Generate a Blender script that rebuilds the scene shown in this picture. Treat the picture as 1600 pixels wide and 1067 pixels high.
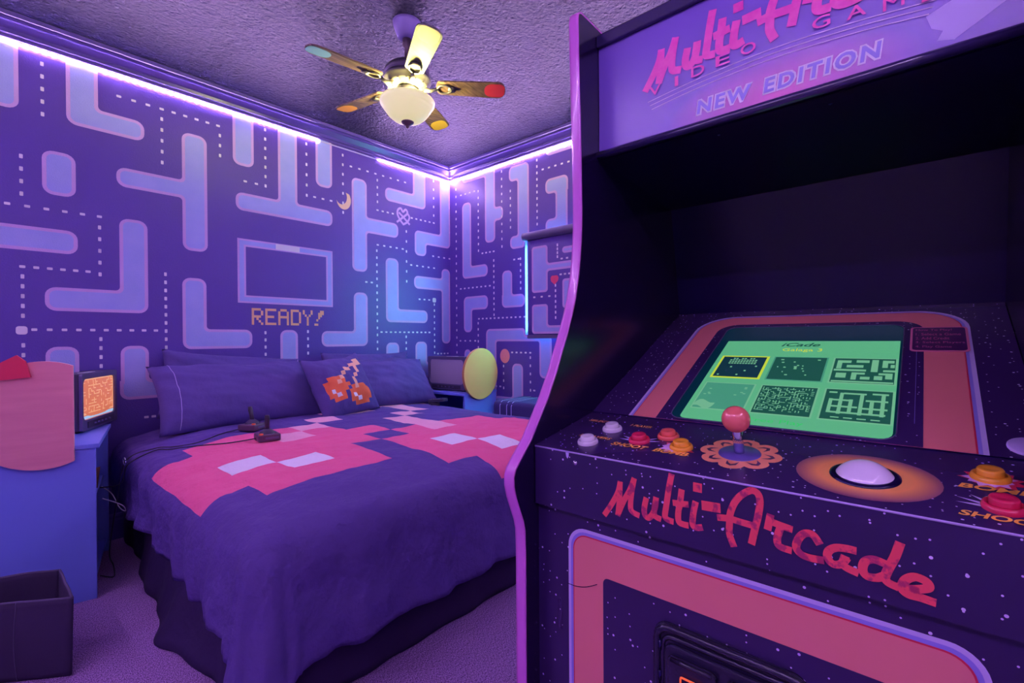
import bpy, bmesh, math, random
from math import sin, cos, pi, radians, hypot, atan2, sqrt
from mathutils import Vector, Matrix, noise

random.seed(7)
for o in list(bpy.data.objects):
    bpy.data.objects.remove(o)
S = bpy.context.scene
COL = S.collection

# ------------------------------------------------------------------ camera
YAW, PITCH, ROLL, FPX = radians(41.3), radians(-0.378), radians(-0.349), 736.28
cam_d = bpy.data.cameras.new('camera')
cam = bpy.data.objects.new('camera', cam_d)
COL.objects.link(cam)
cam_d.sensor_width = 36.0
cam_d.lens = 36.0 * FPX / 1600.0
cam_d.clip_start = 0.02
_f = Vector((cos(YAW) * cos(PITCH), sin(YAW) * cos(PITCH), sin(PITCH)))
_r = _f.cross(Vector((0, 0, 1))).normalized()
_u = _r.cross(_f)
_r, _u = _r * cos(ROLL) + _u * sin(ROLL), -_r * sin(ROLL) + _u * cos(ROLL)
M = Matrix((_r, _u, -_f)).transposed().to_4x4()
M.translation = (0, 0, 1.12)
cam.matrix_world = M
S.camera = cam

# ------------------------------------------------------------------ world, exposure
W = bpy.data.worlds.new('world')
S.world = W
W.use_nodes = True
W.node_tree.nodes['Background'].inputs[0].default_value = (0.10, 0.06, 0.25, 1)
W.node_tree.nodes['Background'].inputs[1].default_value = 0.1
S.view_settings.view_transform = 'Standard'
S.view_settings.look = 'None'
S.view_settings.gamma = 1.0
S.view_settings.use_curve_mapping = False
S.view_settings.exposure = 0.0

LED_COL = (0.72, 0.43, 1.0)     # violet light strips round the room
LED_POWER = 225.0
FAN_COL = (1.0, 0.93, 0.24)     # bulbs of the ceiling fan
FAN_WATT = 27.0
DAY_COL = (0.14, 0.82, 0.90)     # daylight in the window beside the blind
DAY_POWER = 42.0

# room
XB, YA, ZC = 3.03, 3.45, 2.74
XN, YN = -1.25, -1.35

# ------------------------------------------------------------------ materials
MATS = {}
def lin(c):
    return tuple(((v / 255.0) / 12.92 if v / 255.0 <= 0.04045 else ((v / 255.0 + 0.055) / 1.055) ** 2.4) for v in c)

def mat(name, col=(0.5, 0.5, 0.5), rough=0.5, metal=0.0, emit=None, estr=0.0, spec=0.5, coat=0.0,
        bump=None, var=None, extra=None):
    """bump=(scale, strength, distance, detail); var=(scale, second colour, low, high)"""
    m = bpy.data.materials.new(name)
    m.use_nodes = True
    nt = m.node_tree
    b = nt.nodes['Principled BSDF']
    b.inputs['Base Color'].default_value = (*col, 1)
    b.inputs['Roughness'].default_value = rough
    b.inputs['Metallic'].default_value = metal
    b.inputs['Specular IOR Level'].default_value = spec
    b.inputs['Coat Weight'].default_value = coat
    if emit:
        b.inputs['Emission Color'].default_value = (*emit, 1)
        b.inputs['Emission Strength'].default_value = estr
    L = nt.links
    tc = nt.nodes.new('ShaderNodeTexCoord')
    if var:
        n = nt.nodes.new('ShaderNodeTexNoise')
        n.inputs['Scale'].default_value = var[0]
        n.inputs['Detail'].default_value = 6
        L.new(tc.outputs['Object'], n.inputs['Vector'])
        r = nt.nodes.new('ShaderNodeValToRGB')
        r.color_ramp.elements[0].position = var[2]
        r.color_ramp.elements[1].position = var[3]
        r.color_ramp.elements[0].color = (*col, 1)
        r.color_ramp.elements[1].color = (*var[1], 1)
        L.new(n.outputs['Fac'], r.inputs['Fac'])
        L.new(r.outputs['Color'], b.inputs['Base Color'])
    if bump:
        n = nt.nodes.new('ShaderNodeTexNoise')
        n.inputs['Scale'].default_value = bump[0]
        n.inputs['Detail'].default_value = bump[3]
        L.new(tc.outputs['Object'], n.inputs['Vector'])
        bp = nt.nodes.new('ShaderNodeBump')
        bp.inputs['Strength'].default_value = bump[1]
        bp.inputs['Distance'].default_value = bump[2]
        L.new(n.outputs['Fac'], bp.inputs['Height'])
        L.new(bp.outputs['Normal'], b.inputs['Normal'])
    if extra:
        extra(nt, b, tc)
    MATS[name] = m
    return m

def stars(density=55.0, thr=0.07, size2=0.10, tint=(0.75, 0.62, 0.95)):
    """printed star field: two layers of small specks"""
    def f(nt, b, tc):
        L = nt.links
        base = tuple(b.inputs['Base Color'].default_value)
        sx = nt.nodes.new('ShaderNodeSeparateXYZ'); L.new(tc.outputs['Object'], sx.inputs[0])
        sm_ = nt.nodes.new('ShaderNodeMath'); sm_.operation = 'ADD'
        L.new(sx.outputs[0], sm_.inputs[0]); L.new(sx.outputs[2], sm_.inputs[1])
        cb = nt.nodes.new('ShaderNodeCombineXYZ')
        L.new(sx.outputs[1], cb.inputs[0]); L.new(sm_.outputs[0], cb.inputs[1])
        prev = None
        for k, (sc, th, keep) in enumerate(((density, thr, 0.80), (density * 0.45, size2 * 0.8, 0.70))):
            v = nt.nodes.new('ShaderNodeTexVoronoi')
            v.voronoi_dimensions = '2D'
            v.inputs['Scale'].default_value = sc
            L.new(cb.outputs[0], v.inputs['Vector'])
            lt = nt.nodes.new('ShaderNodeMath'); lt.operation = 'LESS_THAN'
            lt.inputs[1].default_value = th
            L.new(v.outputs['Distance'], lt.inputs[0])
            sep = nt.nodes.new('ShaderNodeSeparateColor')
            L.new(v.outputs['Color'], sep.inputs[0])
            g = nt.nodes.new('ShaderNodeMath'); g.operation = 'GREATER_THAN'
            g.inputs[1].default_value = keep
            L.new(sep.outputs[0], g.inputs[0])
            mu = nt.nodes.new('ShaderNodeMath'); mu.operation = 'MULTIPLY'
            L.new(lt.outputs[0], mu.inputs[0]); L.new(g.outputs[0], mu.inputs[1])
            mx = nt.nodes.new('ShaderNodeMix'); mx.data_type = 'RGBA'
            L.new(mu.outputs[0], mx.inputs[0])
            if prev is None:
                mx.inputs[6].default_value = base
            else:
                L.new(prev, mx.inputs[6])
            mx.inputs[7].default_value = (*tint, 1)
            prev = mx.outputs[2]
        L.new(prev, b.inputs['Base Color'])
    return f

def led_pattern(nt, b, tc):
    """row of separate diodes along the strip"""
    L = nt.links
    sep = nt.nodes.new('ShaderNodeSeparateXYZ')
    L.new(tc.outputs['Object'], sep.inputs[0])
    ad = nt.nodes.new('ShaderNodeMath'); ad.operation = 'ADD'
    L.new(sep.outputs[0], ad.inputs[0]); L.new(sep.outputs[1], ad.inputs[1])
    mu = nt.nodes.new('ShaderNodeMath'); mu.operation = 'MULTIPLY'; mu.inputs[1].default_value = 2 * pi / 0.034
    L.new(ad.outputs[0], mu.inputs[0])
    sn = nt.nodes.new('ShaderNodeMath'); sn.operation = 'SINE'
    L.new(mu.outputs[0], sn.inputs[0])
    mr = nt.nodes.new('ShaderNodeMapRange')
    mr.inputs[1].default_value = -1; mr.inputs[2].default_value = 1
    mr.inputs[3].default_value = LED_POWER * 0.2; mr.inputs[4].default_value = LED_POWER * 1.8
    L.new(sn.outputs[0], mr.inputs[0])
    L.new(mr.outputs[0], b.inputs['Emission Strength'])

def ceiling_relief(nt, b, tc):
    L = nt.links
    n = nt.nodes.new('ShaderNodeTexNoise'); n.inputs['Scale'].default_value = 30; n.inputs['Detail'].default_value = 5
    n.inputs['Roughness'].default_value = 0.62; n.inputs['Distortion'].default_value = 1.6
    L.new(tc.outputs['Object'], n.inputs['Vector'])
    v = nt.nodes.new('ShaderNodeTexVoronoi'); v.inputs['Scale'].default_value = 52; v.feature = 'SMOOTH_F1'
    L.new(tc.outputs['Object'], v.inputs['Vector'])
    ad = nt.nodes.new('ShaderNodeMath'); ad.operation = 'MULTIPLY_ADD'; ad.inputs[1].default_value = 0.35
    L.new(v.outputs['Distance'], ad.inputs[0]); L.new(n.outputs['Fac'], ad.inputs[2])
    bp = nt.nodes.new('ShaderNodeBump'); bp.inputs['Strength'].default_value = 1.0; bp.inputs['Distance'].default_value = 0.12
    L.new(ad.outputs[0], bp.inputs['Height'])
    L.new(bp.outputs['Normal'], b.inputs['Normal'])

def weave(nt, b, tc):
    """loop pile carpet: fine speckle in colour and relief"""
    L = nt.links
    n = nt.nodes.new('ShaderNodeTexNoise'); n.inputs['Scale'].default_value = 340; n.inputs['Detail'].default_value = 3
    mp = nt.nodes.new('ShaderNodeMapping'); mp.inputs['Scale'].default_value = (1, 0.45, 1)
    L.new(tc.outputs['Object'], mp.inputs[0]); L.new(mp.outputs[0], n.inputs['Vector'])
    r = nt.nodes.new('ShaderNodeValToRGB')
    r.color_ramp.elements[0].position = 0.36; r.color_ramp.elements[1].position = 0.64
    r.color_ramp.elements[0].color = (0.16, 0.07, 0.22, 1); r.color_ramp.elements[1].color = (0.62, 0.36, 0.76, 1)
    L.new(n.outputs['Fac'], r.inputs['Fac']); L.new(r.outputs['Color'], b.inputs['Base Color'])
    bp = nt.nodes.new('ShaderNodeBump'); bp.inputs['Strength'].default_value = 0.7; bp.inputs['Distance'].default_value = 0.006
    L.new(n.outputs['Fac'], bp.inputs['Height']); L.new(bp.outputs['Normal'], b.inputs['Normal'])

def wood_grain(c0, c1, axis=(2, 26, 26)):
    def f(nt, b, tc):
        L = nt.links
        mp = nt.nodes.new('ShaderNodeMapping'); mp.inputs['Scale'].default_value = axis
        L.new(tc.outputs['Object'], mp.inputs[0])
        n = nt.nodes.new('ShaderNodeTexNoise'); n.inputs['Scale'].default_value = 3.0; n.inputs['Detail'].default_value = 8
        L.new(mp.outputs[0], n.inputs['Vector'])
        r = nt.nodes.new('ShaderNodeValToRGB')
        r.color_ramp.elements[0].position = 0.35; r.color_ramp.elements[1].position = 0.68
        r.color_ramp.elements[0].color = (*c0, 1); r.color_ramp.elements[1].color = (*c1, 1)
        L.new(n.outputs['Fac'], r.inputs['Fac']); L.new(r.outputs['Color'], b.inputs['Base Color'])
    return f

def radial(c_in, c_mid, c_out, r0, r1, r2, centre=(0, 0, 0), scale=(1, 1, 1)):
    """printed round colour blend"""
    def f(nt, b, tc):
        L = nt.links
        mp = nt.nodes.new('ShaderNodeMapping')
        mp.inputs['Location'].default_value = tuple(-c * s for c, s in zip(centre, scale))
        mp.inputs['Scale'].default_value = scale
        L.new(tc.outputs['Object'], mp.inputs[0])
        ln = nt.nodes.new('ShaderNodeVectorMath'); ln.operation = 'LENGTH'
        L.new(mp.outputs[0], ln.inputs[0])
        r = nt.nodes.new('ShaderNodeValToRGB')
        e = r.color_ramp.elements
        e[0].position = r0; e[0].color = (*c_in, 1)
        e[1].position = r2; e[1].color = (*c_out, 1)
        k = e.new(r1); k.color = (*c_mid, 1)
        L.new(ln.outputs['Value'], r.inputs['Fac']); L.new(r.outputs['Color'], b.inputs['Base Color'])
    return f

mat('wall_paint', (0.100, 0.050, 0.34), 0.42, bump=(170, 0.35, 0.004, 3))
mat('mural_blue', (0.36, 0.41, 0.82), 0.45, bump=(170, 0.35, 0.004, 3), var=(9, (0.41, 0.45, 0.84), 0.3, 0.7))
mat('mural_lilac', (0.66, 0.42, 0.78), 0.5, bump=(170, 0.35, 0.004, 3))
mat('mural_white', (0.86, 0.80, 0.84), 0.5)
mat('mural_peach', (0.95, 0.56, 0.26), 0.5)
mat('mural_banana', (0.95, 0.64, 0.40), 0.5)
mat('mural_red', (0.85, 0.06, 0.16), 0.5)
mat('mural_salmon', (0.95, 0.34, 0.30), 0.5)
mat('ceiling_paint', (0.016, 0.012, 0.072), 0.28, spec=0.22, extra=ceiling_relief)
mat('crown_paint', (0.075, 0.045, 0.25), 0.3)
mat('carpet', (0.2, 0.1, 0.25), 0.95, spec=0.1, extra=weave)
mat('plain_wall', (0.74, 0.67, 0.80), 0.6)  # unseen walls, coloured pale so they bounce more fill light
mat('led', (0.8, 0.75, 0.9), 0.4, emit=LED_COL, estr=LED_POWER, extra=led_pattern)
mat('led_off', (0.55, 0.5, 0.7), 0.3)
mat('day_glass', (0.6, 0.9, 0.95), 0.1, emit=DAY_COL, estr=DAY_POWER)
mat('white_frame', (0.55, 0.62, 0.70), 0.4)
mat('duvet_navy', (0.105, 0.062, 0.27), 0.75, spec=0.2, bump=(8, 0.7, 0.05, 5))
mat('duvet_red', (0.88, 0.145, 0.30), 0.75, spec=0.2, bump=(8, 0.7, 0.05, 5))
mat('duvet_pink', (0.92, 0.46, 0.55), 0.75, spec=0.2, bump=(8, 0.7, 0.05, 5))
mat('duvet_white', (0.88, 0.84, 0.88), 0.75, spec=0.2, bump=(8, 0.7, 0.05, 5))
mat('pillow_navy', (0.10, 0.070, 0.26), 0.8, spec=0.2, bump=(14, 0.45, 0.015, 4))
mat('cushion_orange', (0.92, 0.18, 0.07), 0.8, spec=0.2)
mat('cushion_peach', (0.95, 0.48, 0.30), 0.8, spec=0.2)
mat('cushion_white', (0.85, 0.75, 0.80), 0.8, spec=0.2)
mat('stitch', (0.45, 0.40, 0.70), 0.8)
mat('skirt_black', (0.035, 0.018, 0.075), 0.85, spec=0.2, bump=(10, 0.5, 0.02, 4))
mat('bin_black', (0.045, 0.028, 0.075), 0.85, spec=0.25, bump=(60, 0.3, 0.004, 3))
mat('bin_seam', (0.09, 0.07, 0.14), 0.8)
mat('cabinet_blue', (0.18, 0.25, 0.80), 0.5, bump=(40, 0.08, 0.003, 4))
mat('board_pink', (0.80, 0.22, 0.30), 0.45, extra=wood_grain((0.80, 0.28, 0.33), (0.88, 0.34, 0.38), (1, 9, 9)))
mat('board_pink_edge', (0.92, 0.55, 0.45), 0.5)
mat('board_yellow', (0.97, 0.50, 0.14), 0.4)
mat('board_yellow_edge', (0.60, 0.26, 0.08), 0.5)
mat('bow_red', (0.75, 0.03, 0.09), 0.45)
mat('tv_black', (0.045, 0.035, 0.075), 0.4)
mat('tv_grey', (0.11, 0.085, 0.19), 0.45)
mat('tv_glass', (0.42, 0.35, 0.47), 0.16, coat=0.5)
mat('tv_sticker', (0.7, 0.66, 0.75), 0.5)
mat('tv_red', (0.5, 0.03, 0.05), 0.5)
mat('screen_orange', (0.2, 0.08, 0.05), 0.3, emit=(1.0, 0.26, 0.13), estr=0.62)
mat('screen_peach', (0.2, 0.12, 0.08), 0.3, emit=(1.0, 0.55, 0.30), estr=0.9)
mat('screen_cyan', (0.1, 0.15, 0.2), 0.3, emit=(0.40, 0.65, 0.95), estr=0.8)
mat('joy_black', (0.03, 0.02, 0.05), 0.45)
mat('joy_shell', (0.09, 0.04, 0.09), 0.4)
mat('joy_button', (0.95, 0.16, 0.05), 0.4)
mat('cable_black', (0.02, 0.015, 0.035), 0.5)
mat('steel', (0.7, 0.68, 0.75), 0.25, metal=1.0)
mat('paper_brown', (0.30, 0.12, 0.08), 0.7)
mat('blanket_navy', (0.06, 0.05, 0.17), 0.9, spec=0.15, bump=(90, 0.5, 0.005, 3))
mat('blanket_line', (0.45, 0.45, 0.80), 0.9)
mat('blanket_red', (0.65, 0.05, 0.14), 0.9)
mat('bench_blue', (0.14, 0.16, 0.45), 0.5)
# fan
mat('fan_metal', (0.07, 0.06, 0.09), 0.42, metal=0.6)
mat('fan_bronze', (0.10, 0.07, 0.08), 0.4, metal=0.5)
mat('fan_canopy', (0.30, 0.24, 0.55), 0.4)
mat('fan_wood', (0.25, 0.15, 0.1), 0.5, extra=wood_grain((0.035, 0.016, 0.022), (0.15, 0.085, 0.075), (1.5, 30, 30)))
mat('fan_wood_lit', (0.25, 0.15, 0.1), 0.5, extra=wood_grain((0.10, 0.10, 0.10), (0.16, 0.16, 0.16), (1.5, 30, 30)))  # same wood for one blade, with the light falling on it put into the colour
mat('bowl_glass', (0.45, 0.42, 0.30), 0.35, emit=(1.0, 0.92, 0.42), estr=0.62)
mat('bulb', (1, 1, 1), 0.3, emit=(1.0, 0.93, 0.6), estr=4.0)
mat('tip_blue', (0.16, 0.36, 0.62), 0.5)
mat('tip_pink', (0.55, 0.28, 0.24), 0.5)
mat('tip_red', (0.45, 0.02, 0.04), 0.5)
mat('tip_yellow', (0.65, 0.40, 0.02), 0.5)
mat('tip_orange', (0.65, 0.24, 0.03), 0.5)
# arcade
mat('cab_black', (0.006, 0.002, 0.042), 0.25, spec=0.4)
mat('cab_side', (0.010, 0.004, 0.035), 0.22, spec=0.5)
mat('t_mold', (0.66, 0.16, 0.66), 0.22, coat=0.3)
mat('art_space', (0.030, 0.012, 0.085), 0.3, extra=stars(75, 0.085, 0.075))
mat('art_panel', (0.040, 0.016, 0.10), 0.27, extra=stars(85, 0.08, 0.07))
mat('art_orange', (0.82, 0.23, 0.23), 0.35)
mat('art_lilac', (0.62, 0.50, 0.88), 0.35)
mat('art_blue', (0.30, 0.25, 0.78), 0.35)
mat('art_red', (0.70, 0.02, 0.08), 0.35)
mat('edge_worn', (0.50, 0.38, 0.75), 0.4)
mat('script_red', (0.90, 0.085, 0.12), 0.35, var=(70, (0.45, 0.03, 0.12), 0.52, 0.60))
mat('marquee_art', (0.30, 0.20, 0.62), 0.25,
    extra=radial((0.72, 0.10, 0.50), (0.52, 0.11, 0.52), (0.20, 0.11, 0.56), 0.0, 0.35, 0.85, centre=(0, -0.02, 1.535), scale=(0, 4.4, 11)))
mat('marquee_pink', (0.92, 0.05, 0.48), 0.3, var=(60, (0.98, 0.09, 0.52), 0.4, 0.6))
mat('marquee_line', (0.80, 0.62, 0.92), 0.3)
mat('marquee_blue', (0.26, 0.22, 0.72), 0.3)
mat('marquee_white', (0.85, 0.78, 0.95), 0.3)
mat('marquee_pale', (0.50, 0.42, 0.85), 0.3)
mat('retainer', (0.03, 0.02, 0.09), 0.18, coat=0.4)
mat('crt_glass', (0.004, 0.012, 0.03), 0.12, emit=(0.0, 0.05, 0.09), estr=0.28)
mat('scr_green', (0.02, 0.06, 0.04), 0.25, emit=(0.12, 0.52, 0.26), estr=0.78)
mat('scr_pale', (0.02, 0.06, 0.04), 0.25, emit=(0.20, 0.56, 0.32), estr=0.76)
mat('scr_dark', (0.01, 0.03, 0.03), 0.25, emit=(0.015, 0.12, 0.085), estr=0.62)
mat('scr_mid', (0.02, 0.05, 0.04), 0.25, emit=(0.06, 0.32, 0.20), estr=0.85)
mat('scr_navy', (0.01, 0.02, 0.03), 0.25, emit=(0.006, 0.045, 0.07), estr=0.6)
mat('scr_yellow', (0.1, 0.1, 0.02), 0.25, emit=(0.62, 0.78, 0.05), estr=0.8)
mat('scr_text', (0.02, 0.05, 0.03), 0.25, emit=(0.03, 0.62, 0.14), estr=0.85)
mat('card_dark', (0.06, 0.01, 0.09), 0.35)
mat('card_pink', (0.80, 0.20, 0.35), 0.35)
mat('btn_white', (0.80, 0.74, 0.85), 0.25, coat=0.4)
mat('btn_red', (0.72, 0.02, 0.09), 0.22, coat=0.4)
mat('btn_coral', (0.85, 0.13, 0.10), 0.22, coat=0.4)
mat('btn_yellow', (0.95, 0.40, 0.03), 0.22, coat=0.4)
mat('ball_red', (0.92, 0.20, 0.16), 0.16, coat=0.6)
mat('chrome', (0.75, 0.72, 0.85), 0.12, metal=1.0)
mat('washer', (0.10, 0.075, 0.30), 0.4)
mat('petal', (0.93, 0.34, 0.18), 0.35)
mat('print_orange', (1.0, 0.46, 0.07), 0.35)
mat('flame', (0.75, 0.45, 0.85), 0.35)
mat('track_ball', (0.82, 0.76, 0.92), 0.12, coat=0.5)
mat('track_glow', (0.9, 0.4, 0.2), 0.3, extra=radial((1.0, 0.52, 0.14), (0.98, 0.40, 0.12), (0.10, 0.008, 0.15), 0.0, 0.62, 1.0,
    scale=(1 / 0.070, 1 / 0.082, 1 / 0.070)))
mat('coin_black', (0.015, 0.010, 0.04), 0.22, spec=0.6, bump=(220, 0.25, 0.002, 2))
mat('coin_light', (0.9, 0.2, 0.05), 0.4, emit=(1.0, 0.12, 0.02), estr=0.5)

# ------------------------------------------------------------------ mesh helpers
class MB:
    def __init__(s):
        s.v, s.f, s.m, s.sm = [], [], [], []
    def add(s, verts, faces, mi=0, smooth=False):
        o = len(s.v)
        s.v += [tuple(p) for p in verts]
        s.f += [tuple(i + o for i in f) for f in faces]
        s.m += [mi] * len(faces)
        s.sm += [smooth] * len(faces)
        return s
    def box(s, x0, x1, y0, y1, z0, z1, mi=0):
        v = [(x0, y0, z0), (x1, y0, z0), (x1, y1, z0), (x0, y1, z0), (x0, y0, z1), (x1, y0, z1), (x1, y1, z1), (x0, y1, z1)]
        return s.add(v, [(3, 2, 1, 0), (4, 5, 6, 7), (0, 1, 5, 4), (1, 2, 6, 5), (2, 3, 7, 6), (3, 0, 4, 7)], mi)
    def prism(s, pts, fn, d, mi=0, smooth_side=False, side_mi=None):
        """pts: 2D outline; fn(p, w) -> 3D with w the height along the normal; from 0 to d"""
        n = len(pts)
        a = [fn(p, 0) for p in pts]; b = [fn(p, d) for p in pts]
        s.add(a + b, [tuple(range(n))[::-1], tuple(range(n, 2 * n))], mi)
        s.add(a + b, [(i, (i + 1) % n, n + (i + 1) % n, n + i) for i in range(n)], mi if side_mi is None else side_mi, smooth_side)
        return s
    def flat(s, pts, fn, w, mi=0):
        return s.add([fn(p, w) for p in pts], [tuple(range(len(pts)))], mi)
    def lathe(s, prof, c=(0, 0, 0), n=32, mi=0, axis=None):
        """prof: [(r, h)]; around +Z at c unless axis (unit vector) is given"""
        if axis is None:
            ex, ey, ez = Vector((1, 0, 0)), Vector((0, 1, 0)), Vector((0, 0, 1))
        else:
            ez = Vector(axis).normalized(); ex = ez.orthogonal().normalized(); ey = ez.cross(ex)
        c = Vector(c); v = []; f = []
        for r, h in prof:
            for k in range(n):
                t = 2 * pi * k / n
                v.append(c + ez * h + (ex * cos(t) + ey * sin(t)) * max(r, 1e-5))
        for j in range(len(prof) - 1):
            for k in range(n):
                k2 = (k + 1) % n
                f.append((j * n + k, j * n + k2, (j + 1) * n + k2, (j + 1) * n + k))
        return s.add(v, f, mi, True)
    def tube(s, pts, r, n=8, mi=0, caps=True):
        P = [Vector(p) for p in pts]; v = []; f = []
        ref = Vector((0.3, 0.2, 1)).normalized()
        for i, p in enumerate(P):
            t = (P[min(i + 1, len(P) - 1)] - P[max(i - 1, 0)]).normalized()
            a = t.cross(ref)
            if a.length < 1e-3: a = t.cross(Vector((1, 0, 0)))
            a.normalize(); b = t.cross(a)
            rr = r[i] if isinstance(r, (list, tuple)) else r
            for k in range(n):
                an = 2 * pi * k / n
                v.append(p + (a * cos(an) + b * sin(an)) * rr)
        for i in range(len(P) - 1):
            for k in range(n):
                k2 = (k + 1) % n
                f.append((i * n + k, i * n + k2, (i + 1) * n + k2, (i + 1) * n + k))
        s.add(v, f, mi, True)
        if caps:
            o = (len(P) - 1) * n
            s.add(v, [tuple(range(n))[::-1], tuple(range(o, o + n))], mi)
        return s

ORG = {}
def link(name, data, parent=None):
    o = bpy.data.objects.new(name, data)
    COL.objects.link(o)
    if parent is not None:
        o.parent = parent
    return o

def obj(name, mb, mats, parent=None, local=False, bevel=0.0, seg=2, solid=0.0, kind=None, label=None, weld=False):
    """one mesh object; vertices are in world space unless local (then in the space of its thing)"""
    org = ORG.get(parent.name, Vector((0, 0, 0))) if (parent is not None and not local) else Vector((0, 0, 0))
    me = bpy.data.meshes.new(name)
    me.from_pydata([tuple(Vector(p) - org) for p in mb.v], [], mb.f)
    for m in (mats if isinstance(mats, (list, tuple)) else [mats]):
        me.materials.append(MATS[m])
    for p, mi, sm in zip(me.polygons, mb.m, mb.sm):
        p.material_index = mi
        p.use_smooth = sm
    b = bmesh.new(); b.from_mesh(me)
    bmesh.ops.remove_doubles(b, verts=b.verts, dist=1e-6)
    bmesh.ops.recalc_face_normals(b, faces=b.faces)
    b.to_mesh(me); b.free()
    me.update()
    o = link(name, me, parent)
    ORG[o.name] = ORG.get(parent.name, Vector((0, 0, 0))) if parent is not None else Vector((0, 0, 0))
    if bevel:
        bv = o.modifiers.new('bevel', 'BEVEL'); bv.width = bevel; bv.segments = seg; bv.limit_method = 'ANGLE'
        bv.angle_limit = radians(40)
    if solid:
        sd = o.modifiers.new('thickness', 'SOLIDIFY'); sd.thickness = solid; sd.offset = 0
    if kind: o['kind'] = kind
    if label: o['label'] = label
    return o

def thing(name, label, cat, loc=(0, 0, 0), rz=0.0, group=None):
    o = link(name, None)
    o.location = loc; o.rotation_euler = (0, 0, rz)
    o.empty_display_size = 0.1
    o['label'] = label; o['category'] = cat
    if group: o['group'] = group
    ORG[o.name] = Vector(loc)
    return o

def tag(o, label, cat, group=None):
    o['label'] = label; o['category'] = cat
    if group: o['group'] = group
    return o

def struct(name, mb, mats, **k):
    o = obj(name, mb, mats, **k)
    o['kind'] = 'structure'
    return o

def rrect(x0, x1, y0, y1, r, n=6):
    """rounded rectangle outline, counter-clockwise; r may be (bl, br, tr, tl)"""
    rr = r if isinstance(r, (list, tuple)) else (r, r, r, r)
    out = []
    for (cx, cy, a0, q) in ((x0 + rr[0], y0 + rr[0], pi, rr[0]), (x1 - rr[1], y0 + rr[1], 1.5 * pi, rr[1]),
                            (x1 - rr[2], y1 - rr[2], 0, rr[2]), (x0 + rr[3], y1 - rr[3], 0.5 * pi, rr[3])):
        if q <= 0:
            out.append((cx, cy)); continue
        for k in range(n + 1):
            a = a0 + 0.5 * pi * k / n
            out.append((cx + q * cos(a), cy + q * sin(a)))
    return out

def circle(cx, cy, rx, ry=None, n=32, a0=0.0):
    ry = rx if ry is None else ry
    return [(cx + rx * cos(a0 + 2 * pi * k / n), cy + ry * sin(a0 + 2 * pi * k / n)) for k in range(n)]

def outline(rects):
    """outer outline (counter-clockwise corner list) of a union of axis-aligned rectangles (u0,u1,z0,z1)"""
    us = sorted({q for r in rects for q in r[:2]}); zs = sorted({q for r in rects for q in r[2:]})
    ins = lambda i, j: 0 <= i < len(us) - 1 and 0 <= j < len(zs) - 1 and any(
        r[0] <= us[i] and us[i + 1] <= r[1] and r[2] <= zs[j] and zs[j + 1] <= r[3] for r in rects)
    nxt = {}
    for i in range(len(us) - 1):
        for j in range(len(zs) - 1):
            if ins(i, j):
                if not ins(i, j - 1): nxt[(i, j)] = (i + 1, j)
                if not ins(i + 1, j): nxt[(i + 1, j)] = (i + 1, j + 1)
                if not ins(i, j + 1): nxt[(i + 1, j + 1)] = (i, j + 1)
                if not ins(i - 1, j): nxt[(i, j + 1)] = (i, j)
    s = min(nxt); loop = [s]; c = nxt[s]
    while c != s:
        loop.append(c); c = nxt[c]
    n = len(loop); P = []
    for k in range(n):
        a, b, d = loop[k - 1], loop[k], loop[(k + 1) % n]
        if not ((a[0] == b[0] == d[0]) or (a[1] == b[1] == d[1])):
            P.append((us[b[0]], zs[b[1]]))
    return P

def inset(P, w):
    n = len(P); out = []
    for k in range(n):
        a, b, c = Vector(P[k - 1]), Vector(P[k]), Vector(P[(k + 1) % n])
        d1 = (b - a).normalized(); d2 = (c - b).normalized()
        n1 = Vector((-d1.y, d1.x)); n2 = Vector((-d2.y, d2.x))
        out.append(tuple(b + (n1 + n2) * w))
    return out

def rounded(P, rc, ri, n=5):
    m = len(P); out = []
    for k in range(m):
        a, b, c = Vector(P[k - 1]), Vector(P[k]), Vector(P[(k + 1) % m])
        d1 = (a - b); d2 = (c - b)
        cr = (b - a).x * (c - b).y - (b - a).y * (c - b).x
        r = min(rc if cr > 0 else ri, d1.length * 0.48, d2.length * 0.48)
        d1.normalize(); d2.normalize()
        ce = b + (d1 + d2) * r
        for i in range(n + 1):
            t = 0.5 * pi * i / n
            out.append(tuple(ce - d2 * r * cos(t) - d1 * r * sin(t)))
    return out

def ribbon(mb, pts, w, fn, h=0.0, mi=0, k=5):
    """flat brush stroke through pts (2D)"""
    P = [Vector(p) for p in pts]
    Q = []
    for i in range(len(P) - 1):
        p0 = P[max(i - 1, 0)]; p1 = P[i]; p2 = P[i + 1]; p3 = P[min(i + 2, len(P) - 1)]
        for j in range(k):
            t = j / k
            Q.append(0.5 * ((2 * p1) + (p2 - p0) * t + (2 * p0 - 5 * p1 + 4 * p2 - p3) * t * t + (3 * p1 - p0 - 3 * p2 + p3) * t ** 3))
    Q.append(P[-1])
    v = []; f = []
    for i, q in enumerate(Q):
        t = (Q[min(i + 1, len(Q) - 1)] - Q[max(i - 1, 0)])
        t = t.normalized() if t.length > 1e-9 else Vector((1, 0))
        nn = Vector((-t.y, t.x)) * w / 2
        if i == 0: q = q - t * w * 0.25
        if i == len(Q) - 1: q = q + t * w * 0.25
        hh = h + i * 1.2e-5
        v += [fn(q + nn, hh), fn(q - nn, hh)]
    for i in range(len(Q) - 1):
        f.append((2 * i, 2 * i + 1, 2 * i + 3, 2 * i + 2))
    mb.add(v, f, mi)

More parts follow.
